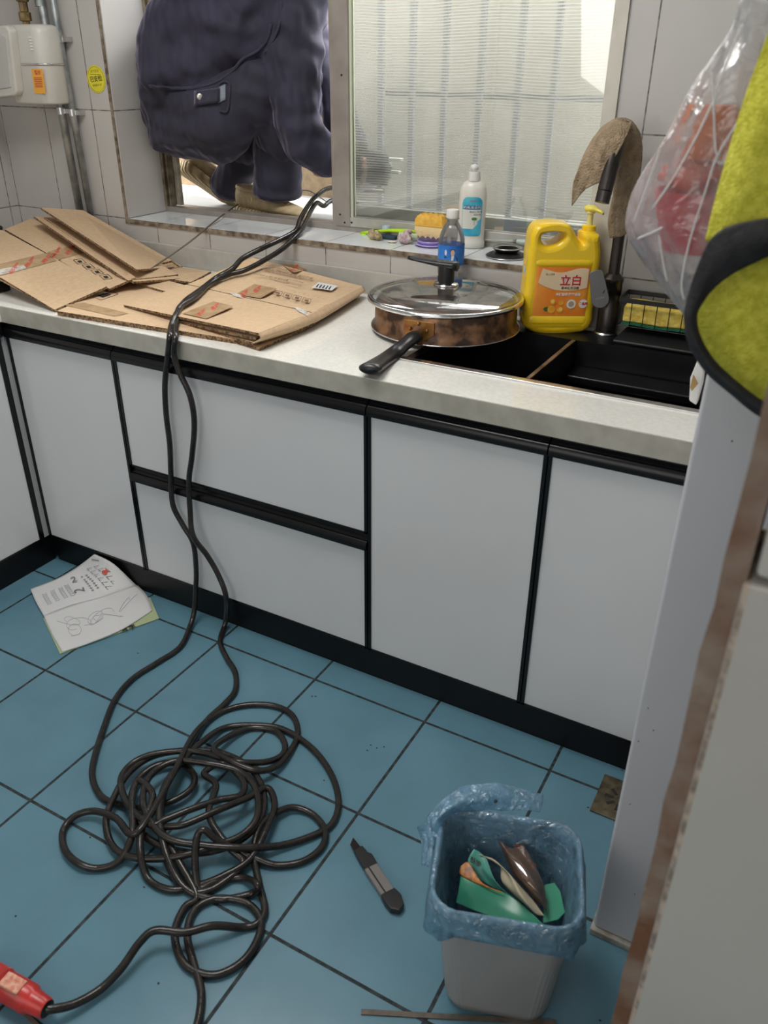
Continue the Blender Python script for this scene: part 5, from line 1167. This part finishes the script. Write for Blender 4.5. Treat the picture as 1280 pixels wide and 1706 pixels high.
up1 = [[P(1262, -30, Y1), P(1300, -40, Y1), P(1340, -50, Y1-.03), P(1400, -50, Y1-.03)], [P(1268, 90, Y1), P(1300, 90, Y1-.01), P(1340, 90, Y1-.03), P(1400, 90, Y1-.03)], [P(1236, 190, Y1), P(1268, 200, Y1-.02), P(1330, 200, Y1-.02), P(1400, 200, Y1-.03)], [P(1200, 315, Y1), P(1238, 315, Y1-.02), P(1310, 315, Y1-.02), P(1400, 315, Y1-.03)], [P(1178, 402, Y1), P(1225, 392, Y1-.015), P(1300, 384, Y1-.02), P(1400, 380, Y1-.03)]]
up1[0][0] = P(1312, -30, Y1); up1[0][1] = P(1330, -40, Y1); up1[1][0] = P(1271, 85, Y1)
obj('upper_face', patch(up1, 24, 40, .0015, 6, 3), M['ylw'], yt, smooth=True, solid=.005)
low = [[P(1152, 492, Y2), P(1190, 450, Y2), P(1258, 415, Y2-.005), P(1360, 380, Y2)], [P(1154, 545, Y2), P(1195, 530, Y2-.004), P(1262, 520, Y2-.006), P(1360, 520, Y2)], [P(1172, 595, Y2), P(1205, 590, Y2-.004), P(1265, 585, Y2-.006), P(1360, 600, Y2)], [P(1205, 630, Y2), P(1232, 645, Y2-.004), P(1268, 668, Y2-.006), P(1360, 720, Y2)]]
obj('lower_face', patch(low, 24, 24, .0012, 6, 8), M['ylw'], yt, smooth=True, solid=.004)
outer = [(1390, 352), (1300, 362), (1240, 371), (1206, 382), (1184, 402), (1168, 436), (1152, 482), (1143, 528), (1150, 572), (1178, 618), (1222, 656), (1262, 688), (1350, 740)]
inner = [(1390, 395), (1300, 418), (1256, 437), (1226, 452), (1204, 467), (1190, 479), (1176, 494), (1160, 522), (1164, 556), (1188, 600), (1230, 640), (1270, 670), (1350, 715)]
mid_ = [((a[0]+b[0])/2, (a[1]+b[1])/2) for a, b in zip(outer, inner)]
obj('black_border', patch([[P(*p, Y3+.006) for p in outer], [P(*p, Y3) for p in mid_], [P(*p, Y3+.006) for p in inner]], 60, 10, .0006, 9, 2), M['trimblk'], yt, smooth=True, solid=.004)
inn2 = [(1390, 372), (1300, 384), (1240, 392), (1200, 404)]
# hanging bag
bgth = thing('carrier_bag', 'cloudy clear plastic bag hanging by the fridge with red and orange contents', 'plastic bag', P(1150, 300, -.46))
prof_b = [(-40, 1246, 1300, .010), (0, 1232, 1310, .014), (60, 1213, 1320, .022), (150, 1152, 1330, .034), (225, 1110, 1330, .042), (300, 1066, 1320, .046), (345, 1048, 1310, .046), (385, 1046, 1290, .044), (430, 1074, 1260, .038), (475, 1104, 1230, .028), (515, 1134, 1200, .014), (535, 1150, 1180, .005)]
rings = []
pf = cr_spline([V((a, b, c)) for a, b, c, d in prof_b], 4); dd = cr_spline([V((a, d, 0)) for a, b, c, d in prof_b], 4)
for v, d_ in zip(pf, dd):
    ring = []; a0, a1 = ony(v.y, v.x, -.46), ony(v.z, v.x, -.46); c = (a0+a1)/2; wdt = (a1-a0).length/2; dep = d_.y; ee = (a1-a0).normalized()
    for k in range(56):
        t = 2*pi*k/56; cs, sn_ = cos(t), sin(t)
        cx_ = math.copysign(abs(cs)**.8, cs)
        wv = 1+.09*sin(7*t+v.x*.011)+.06*sin(13*t-v.x*.02)+.03*sin(23*t+v.x*.03)
        ring.append(c+ee*(wdt*cx_)+V((0, dep*sn_*wv, .003*sin(5*t+v.x*.03))))
    rings.append(ring)
obj('bag_film', MB().loft(rings, cap=False), M['bagfilm'], bgth, smooth=True, solid=.0004)
for i, pts in enumerate((((1238, 40), (1215, 95), (1195, 150), (1188, 190)), ((1186, 120), (1189, 160), (1192, 240), (1196, 262)), ((1188, 170), (1160, 230), (1120, 300), (1085, 350)), ((1232, 200), (1195, 262), (1172, 330), (1150, 400), (1136, 470), (1140, 500)), ((1100, 250), (1075, 320), (1055, 372)), ((1062, 398), (1090, 386), (1105, 378)), ((1098, 392), (1104, 430), (1112, 470)))):
    obj('film_crease', MB().tube(cr_spline([P(*p, -.508) for p in pts], 5), [.0004]+[.0010]*(5*(len(pts)-1)-1)+[.0004], 6), bpy.data.materials.get('white_crease') or pm('white_crease', (.85, .85, .86), .3), bgth, smooth=True)
random.seed(2)
for i, (pts) in enumerate((((1190, 60), (1178, 160), (1192, 240), (1150, 330), (1142, 400), (1160, 510)), ((1240, 140), (1200, 200), (1170, 300), (1150, 400), (1135, 480)))):
    pass
rc = P(1168, 318, -.455)
tag(obj('red_bowl', MB().lathe([(.0005, -.055), (.026, -.055), (.034, -.03), (.042, 0), (.044, .001), (.044, -.002), (.036, -.034), (.027, -.058), (.0005, -.058)], rc, 36), pm('red_bowl_plastic', (.80, .02, .05), .3), smooth=True, auto=50), 'red plastic bowl inside the hanging clear bag', 'bowl')
M['orangef'] = pm('orange_plastic', (.95, .24, .02), .35, col2=(.85, .14, .02), vs=20)
tag(obj('orange_jar', MB().lathe([(.0005, 0), (.030, 0), (.031, .004), (.028, .040), (.024, .046), (.0005, .046)], P(1172, 262, -.455), 26), M['orangef'], smooth=True, auto=40), 'bright orange plastic jar inside the hanging bag above the red bowl', 'jar')
tag(obj('orange_red_lid', lump(P(1158, 305, -.455)+V((0, 0, .008)), .03, 40, (1.15, .9, .55)), pm('red_orange', (.88, .10, .04), .4), smooth=True), 'orange-red rounded piece lying in the red bowl inside the hanging bag', 'packet')
# ---------------------------------------------------------------- the squatting worker outside the window
from mathutils.bvhtree import BVHTree
def blob_mesh(chains):
    mb = MB()
    for ch in chains:
        for (p0, r0), (p1, r1) in zip(ch[:-1], ch[1:]):
            L_ = (p1-p0).length; n = max(2, int(L_/(.35*min(r0, r1))))
            n = min(n, 14)
            for k in range(n+1):
                u = k/n; mb.sphere(p0*(1-u)+p1*u, r0*(1-u)+r1*u, 14, 9)
    return mb
def blob(name, chains, mat, par, vox=.012, disp=0, dscale=.08, it=6, seed=0):
    o = obj(name, blob_mesh(chains), mat, par)
    m = o.modifiers.new('r', 'REMESH'); m.mode = 'VOXEL'; m.voxel_size = vox; m.use_smooth_shade = True
    m = o.modifiers.new('s', 'SMOOTH'); m.factor = .6; m.iterations = it
    if disp:
        for k, (sc_, am) in enumerate(((dscale, disp), (dscale*.4, disp*.45))):
            t = bpy.data.textures.new(name, 'MARBLE'); t.noise_scale = sc_; t.turbulence = 7; t.marble_type = 'SHARP' if k else 'SOFT'; t.noise_basis = 'ORIGINAL_PERLIN'
            m = o.modifiers.new('d', 'DISPLACE'); m.texture = t; m.strength = am; m.mid_level = .5; m.texture_coords = 'LOCAL'
        m = o.modifiers.new('s2', 'SMOOTH'); m.factor = .5; m.iterations = 2
    return o
SH = -.19
def C_(*pts): return [(P(a, b, y), r) for a, b, y, r in pts]
wk = thing('person', 'worker in dark navy work clothes and tan shoes squatting outside the open window, reaching right', 'person', P(400, 330, 1.0))
def fabric(name, c1, c2):
    m = pm(name, c1, .8, col2=c2, vs=9, det=8); N, L = m.node_tree.nodes, m.node_tree.links; b = N['Principled BSDF']
    b.inputs['Sheen Weight'].default_value = .25; b.inputs['Sheen Roughness'].default_value = .4; b.inputs['Sheen Tint'].default_value = (.7, .65, .9, 1)
    tc = N.new('ShaderNodeTexCoord'); prev = None
    for sc_, di, st, dr in ((1.6, 9, .9, 'DIAGONAL'), (4.2, 12, .5, 'Z'), (10, 8, .2, 'X')):
        wv = N.new('ShaderNodeTexWave'); wv.bands_direction = dr; wv.inputs['Scale'].default_value = sc_; wv.inputs['Distortion'].default_value = di; wv.inputs['Detail'].default_value = 1.5; wv.inputs['Detail Scale'].default_value = .8
        L.new(tc.outputs['Object'], wv.inputs[0]); bp = N.new('ShaderNodeBump'); bp.inputs['Strength'].default_value = st; bp.inputs['Distance'].default_value = .012
        L.new(wv.outputs['Fac'], bp.inputs['Height'])
        if prev: L.new(prev.outputs[0], bp.inputs['Normal'])
        prev = bp
    L.new(prev.outputs[0], b.inputs['Normal']); return m
M['navy'] = fabric('navy_workwear', (.031, .029, .056), (.020, .019, .036))
M['navy2'] = fabric('navy_trousers', (.026, .024, .045), (.017, .016, .029))
M['skin'] = pm('skin', (.50, .30, .20), .55, var=.08)
M['glove'] = pm('grey_work_glove', (.07, .08, .09), .8, var=.3, vs=50)
# body under the clothes: one continuous surface
hip, ch1, ch2, neck_, head_ = P(318, 185, .80), P(375, 70, .80), P(455, -40, .86), P(515, -125, 0.910), P(560, -190, 1.015)
shN, elN, wrN = P(505, -20, 0.810), P(505, 205, 0.800), P(560, 276, 0.880)
shF, elF, wrF = P(470, -60, 1.050), P(540, 120, 1.030), P(590, 250, 1.035)
knN, anN = P(468, 120, 0.830), P(462, 322, 0.890)
knF, anF = P(460, 150, 1.010), P(372, 318, 0.985)
body_ch = [[(hip, .115), (ch1, .12), (ch2, .125), (neck_, .055), (head_, .060)], [(head_, .085), (head_+V((.035, 0, .02)), .088)],
    [(hip+V((0, -.05, 0)), .085), (knN, .055), (anN+V((0, 0, .02)), .036)], [(hip+V((0, .08, 0)), .085), (knF, .055), (anF, .036)],
    [(ch2, .07), (shN, .05), (elN, .037), (wrN, .026)], [(ch2, .07), (shF, .05), (elF, .037), (wrF, .026)]]
body_ch += [[(head_+V((.11, 0, -.005)), .014), (head_+V((.123, 0, -.012)), .012)], [(head_+V((.02, -.085, 0)), .016), (head_+V((.02, -.090, .015)), .013)]]
def hand_ch(w_, d_, s_, curl, k=1.0):
    d_ = d_.normalized(); s_ = (s_-d_*s_.dot(d_)).normalized(); n_ = d_.cross(s_); ch = []
    ch.append([(w_, .024*k), (w_+d_*.045*k, .026*k)]); pal = w_+d_*.075*k
    for j, (off, ln) in enumerate(((-.030, .062), (-.010, .072), (.010, .068), (.029, .054))):
        b0 = w_+d_*.04*k+s_*off*.7*k; b1 = pal+s_*off*k; a = 0; p = b1; seq = [(b0, .015*k), (b1, .0105*k)]
        for q_ in (.45, .30, .25):
            a += curl*(1+.12*j); p = p+(d_*cos(a)-n_*sin(a))*ln*q_*k; seq.append((p, .0088*k))
        ch.append(seq)
    t0 = w_+d_*.02*k-s_*.020*k; ch.append([(t0, .013*k), (t0-s_*.028*k+d_*.020*k, .011*k), (t0-s_*.034*k+d_*.052*k-n_*.012, .0092*k)])
    return ch
hdN = (P(665, 282, 0.855)-wrN)
body_ch += hand_ch(wrN+hdN.normalized()*.01, hdN, V((0, .2, -1)), .35)
body_ch += hand_ch(wrF+V((-.05, 0, .02)), V((-.2, -.2, -.9)), V((0, 1, 0)), .5)
blob('body', body_ch, M['skin'], wk, vox=.0065, it=4)
obj('hair', MB().sphere(head_+V((.012, 0, .045)), (.098, .092, .075), 20, 14), pm('black_hair', (.015, .012, .01), .7, bump=.6, bs=90), wk, smooth=True)
for sy in (-1, 1): obj('eye', MB().sphere(head_+V((.112, sy*.032, .018)), .010, 10, 8), pm('dark_eye', (.03, .02, .02), .2), wk, smooth=True)
obj('mouth', MB().sphere(head_+V((.108, 0, -.045)), (.012, .024, .005), 10, 8), pm('lips', (.4, .18, .14), .5), wk, smooth=True)
# trousers
tr_ch = [[(P(310, 192, .74), .130), (P(330, 150, .76), .145)], [(P(300, 200, .70), .112), (P(350, 206, .70), .112), (P(405, 165, .74), .088), (P(462, 125, .80), .074)], [(P(268, 158, .645), .072), (P(290, 215, .67), .085)],
    [(P(320, 170, .90), .12), (P(440, 150, .98), .08), (P(452, 170, 1.01), .070), (P(425, 235, 0.960), .064), (P(404, 268, 0.985), .056)],
    [(P(466, 140, 0.820), .070), (P(468, 200, 0.82), .066), (P(464, 240, 0.880), .066), (P(463, 268, 0.888), .062)]]
trz = blob('trousers', tr_ch, M['navy2'], wk, vox=.010, disp=.024, dscale=.12, it=8)
# jacket
jk_ch = [[(P(318, 108, .76), .148), (P(348, 75, .77), .158), (P(398, 25, .80), .168), (P(455, -45, .84), .165), (P(480, -75, .86), .13)], [(P(270, 116, .640), .072), (P(340, 105, .70), .078)], [(P(270, 92, .65), .064), (P(298, 50, .69), .085), (P(340, 10, .72), .10)],
    [(P(468, -50, 0.830), .115), (P(496, -10, 0.800), .092), (P(492, 90, 0.785), .088), (P(498, 180, 0.780), .072), (P(508, 228, 0.785), .060), (P(545, 262, 0.865), .042)],
    [(P(470, -60, 1.010), .11), (P(540, 120, 1.030), .06), (P(590, 240, 1.055), .05)]]
jkt = blob('jacket', jk_ch, M['navy'], wk, vox=.010, disp=.026, dscale=.13, it=6)
COLLAR = [[(P(505, -105, 0.910), .075), (P(515, -125, 0.910), .07)]]
blob('collar', COLLAR, M['navy'], wk, vox=.012)
dg = bpy.context.evaluated_depsgraph_get(); dg.update()
def bvh_of(o):
    e_ = o.evaluated_get(dg); me = e_.to_mesh(); mw = o.matrix_world
    b = BVHTree.FromPolygons([mw @ v.co for v in me.vertices], [tuple(p.vertices) for p in me.polygons]); e_.to_mesh_clear(); return b
bt_ = bvh_of(trz); bj_ = bvh_of(jkt)
def hit(px, py, off=.004):
    d = ray((px, py)).normalized(); best = None
    for b in (bt_, bj_):
        h = b.ray_cast(CP, d)
        if h[0] is not None and (best is None or h[3] < best): best = h[3]
    return CP+d*(best-off) if best else P(px, py, .93)
def hpatch(x0, y0, x1, y1, nx_=6, ny_=5, off=.004, sk=0):
    rows = []
    for j in range(ny_+1):
        v = j/ny_; rows.append([hit(x0+(x1-x0)*i/nx_+sk*v, y0+(y1-y0)*v+(i/nx_)*(-6), off) for i in range(nx_+1)])
    mb = MB(); n = nx_+1; mb.add([p for r in rows for p in r], [(j*n+i, j*n+i+1, (j+1)*n+i+1, (j+1)*n+i) for j in range(ny_) for i in range(nx_)]); return mb
obj('pocket_flap', hpatch(324, 152, 366, 176, off=.010), M['navy2'], wk, smooth=True, solid=.004)
bp0 = hit(333, 161, .013); Nn = (CP-bp0).normalized()
obj('snap_button', MB().lathe([(.0005, .003), (.0055, .003), (.0085, .002), (.009, 0), (.0005, 0)], bp0, 18, Nn.to_track_quat('Z', 'Y').to_matrix()), pm('silver_snap', (.7, .66, .6), .3, .9), wk, smooth=True)
obj('pocket_edge', MB().tube(cr_spline([hit(366, 140, .004), hit(372, 136, .004), hit(382, 140, .004), hit(382, 165, .004), hit(378, 186, .004), hit(366, 184, .004)], 4), .003, 8), M['navy'], wk, smooth=True)
obj('pocket_lining', hpatch(364, 146, 376, 172, 3, 4, off=.0035), pm('grey_lining', (.20, .23, .27), .8), wk, smooth=True, solid=.002)
obj('jacket_hem', MB().tube(cr_spline([hit(*p, .001) for p in ((228, 132), (250, 143), (285, 147), (325, 146), (360, 136), (388, 118), (405, 98), (430, 84), (446, 66), (452, 40))], 5), .0045, 8), M['navy'], wk, smooth=True)
obj('back_seam', MB().tube(cr_spline([hit(*p, .001) for p in ((470, 4), (466, 40), (456, 66), (442, 88))], 5), .0030, 8), M['navy'], wk, smooth=True)
# trouser hems
def hem(top, bot, r0, r1, seed):
    d = (bot-top); n = 12; q = d.normalized().to_track_quat('Z', 'Y').to_matrix(); rings = []
    random.seed(seed); ph = random.uniform(0, 6)
    for k in range(n+1):
        u = k/n; r = r0+(r1-r0)*u; rings.append([top+d*u+q @ V((r*cos(a)*(1+.05*sin(3*a+ph+u*3)+.03*sin(7*u*3+2*a)), r*sin(a)*(1+.05*sin(3*a+ph+u*3)), 0)) for a in [2*pi*j/36 for j in range(36)]])
    rings.append([bot+(p-bot)*.90-d*.02 for p in rings[-1]]); rings.append([bot+(p-bot)*.88-d*.4 for p in rings[-2]])
    return obj('trouser_cuff', MB().loft(rings, cap=False), M['navy2'], wk, smooth=True)
hem(P(465, 232, .870), P(460, 321, .890), .070, .078, 1); hem(P(424, 236, .960), P(376, 312, 1.0), .062, .060, 2)
# shoes
M['tanshoe'] = pm('tan_knit_upper', (.46, .36, .21), .8, col2=(.36, .27, .15), vs=40, bump=.3, bs=160)
def sole_mat():
    m, N, L, b = nt('tan_ribbed_sole'); b.inputs['Roughness'].default_value = .7
    tc = N.new('ShaderNodeTexCoord'); wv = N.new('ShaderNodeTexWave'); wv.inputs['Scale'].default_value = 24; wv.inputs['Distortion'].default_value = 2.5; wv.bands_direction = 'X'
    L.new(tc.outputs['Object'], wv.inputs[0]); rp = N.new('ShaderNodeValToRGB'); rp.color_ramp.elements[0].color = (.30, .21, .10, 1); rp.color_ramp.elements[1].color = (.60, .48, .27, 1)
    L.new(wv.outputs['Fac'], rp.inputs[0]); L.new(rp.outputs[0], b.inputs['Base Color'])
    bp = N.new('ShaderNodeBump'); bp.inputs['Strength'].default_value = .8; bp.inputs['Distance'].default_value = .004; L.new(wv.outputs['Fac'], bp.inputs['Height']); L.new(bp.outputs[0], b.inputs['Normal']); return m
M['sole'] = sole_mat()
def shoe(label, heel, toe, up, ln=.285):
    d = (toe-heel).normalized(); up = (up-d*up.dot(d)).normalized(); s = up.cross(d)
    Mm = Matrix(((d.x, s.x, up.x, heel.x), (d.y, s.y, up.y, heel.y), (d.z, s.z, up.z, heel.z), (0, 0, 0, 1)))
    f = thing_child('shoe', label)
    def ring(x, wd, z0, z1, n=18, pw=.75, tilt=0):
        out = []
        for k in range(n):
            a = 2*pi*k/n; c_, s_ = cos(a), sin(a)
            out.append(Mm @ V((x+tilt*(.5+.5*s_), wd*math.copysign(abs(c_)**pw, c_), (z0+z1)/2+(z1-z0)/2*math.copysign(abs(s_)**pw, s_))))
        return out
    k = ln/.285
    sr = [(-.006, .018, .010, .040), (0, .030, .004, .042), (.02, .037, 0, .040), (.07, .038, 0, .036), (.12, .038, 0, .032), (.18, .045, 0, .030), (.22, .046, 0, .030), (.25, .040, .004, .031), (.272, .026, .010, .030), (.281, .012, .016, .027)]
    obj('sole', MB().loft([ring(x*k, w_, a, b, pw=.55) for x, w_, a, b in sr]), M['sole'], f, smooth=True)
    ur = [(.004, .020, .03, .095), (.012, .030, .03, .103), (.035, .034, .03, .098), (.065, .035, .03, .093), (.10, .036, .028, .090), (.135, .038, .026, .080), (.17, .041, .026, .068), (.21, .042, .026, .056), (.245, .036, .026, .046), (.265, .024, .026, .038)]
    obj('upper', MB().loft([ring(x*k, w_, a, b, pw=.85) for x, w_, a, b in ur]), M['tanshoe'], f, smooth=True)
    obj('collar', MB().tube([Mm @ V((.050*k+.045*cos(a), .030*sin(a), .092-.006*cos(a))) for a in [2*pi*j/20 for j in range(21)]], .007, 8, cap=False), M['tanshoe'], f, smooth=True)
    lm = MB()
    for j in range(5):
        x = (.125+j*.019)*k; z = .086-j*.0075
        lm.tube(cr_spline([Mm @ V((x-.006, -.024, z-.010)), Mm @ V((x, 0, z+.003)), Mm @ V((x+.006, .024, z-.010))], 4), .0028, 6)
    obj('laces', lm, M['tanshoe'], f, smooth=True)
    obj('side_patch', MB().box((-.012, -.002, -.006), (.012, .002, .006)).xf(Mm @ Matrix.Translation((.085, -.0365, .066)) ), M['sole'], f, bevel=.001)
def thing_child(name, label):
    o = bpy.data.objects.new(name, None); COL.objects.link(o); o.parent = wk; o.matrix_parent_inverse = parent_inv(wk); o.empty_display_size = .03
    o['label'] = label; o['_w'] = 1; return o
_old = obj
def obj(name, mb, mat, parent=None, **k):
    o = _old(name, mb, mat, parent, **k)
    if parent is not None and parent.get('_w'): o.matrix_parent_inverse = Matrix.Identity(4)
    return o
h_ = P(399, 352, .890); h_.z = ZG+.001; t_ = P(541, 368, .880); t_.z = ZG+.001
shoe('tan shoe flat on the ground', h_, t_, V((0, 0, 1)))
h2, t2_ = P(302, 288, .890), P(380, 356, 1.06)
t2_.z = max(t2_.z, ZG+.012)
shoe('tan shoe with heel raised showing its ribbed sole', h2, t2_, V((.15, .85, .45)), .27)
# grey glove part over the reaching hand and the tool it holds
gch = hand_ch(wrN+hdN.normalized()*.012, hdN, V((0, .2, -1)), .35, 1.12)
gch = hand_ch(wrN+hdN.normalized()*.040, hdN, V((0, .2, -1)), .16, 1.22)
blob('work_glove', gch+[[(wrN, .030), (wrN+hdN.normalized()*.05, .030)]], M['glove'], wk, vox=.006, it=3)
hc = P(652, 270, .885)
tl_ = thing('pipe_fitting', 'pale plastic clamp tool held in the gloved hand behind the insect screen', 'tool', hc)
obj('jaw', MB().box((-.004, -.008, .004), (.036, .008, .012)).box((-.004, -.008, -.030), (.030, .008, -.022)).box((-.010, -.008, -.030), (-.002, .008, .012)).xf(Matrix.Translation(hc+V((.0, -.0, .0)))), pm('pale_tool_plastic', (.72, .76, .62), .4), tl_, bevel=.002)
# crumpled white bag beside the hand
bgx = [[P(586, 263, .90), P(600, 268, .88), P(615, 280, .88), P(628, 294, .90)], [P(584, 285, .88), P(600, 290, .865), P(614, 296, .87), P(629, 304, .89)], [P(584, 305, .88), P(598, 310, .87), P(612, 312, .875), P(626, 314, .89)], [P(585, 322, .90), P(594, 321, .885), P(606, 318, .89), P(618, 315, .90)]]
tag(obj('plastic_bag', patch(bgx, 20, 20, .003, 12, 3), pm('lilac_white_film', (.80, .76, .86), .3, var=.06, vs=30), smooth=True, solid=.001), 'crumpled lilac-white plastic bag outside behind the insect screen, under the gloved hand', 'plastic bag')
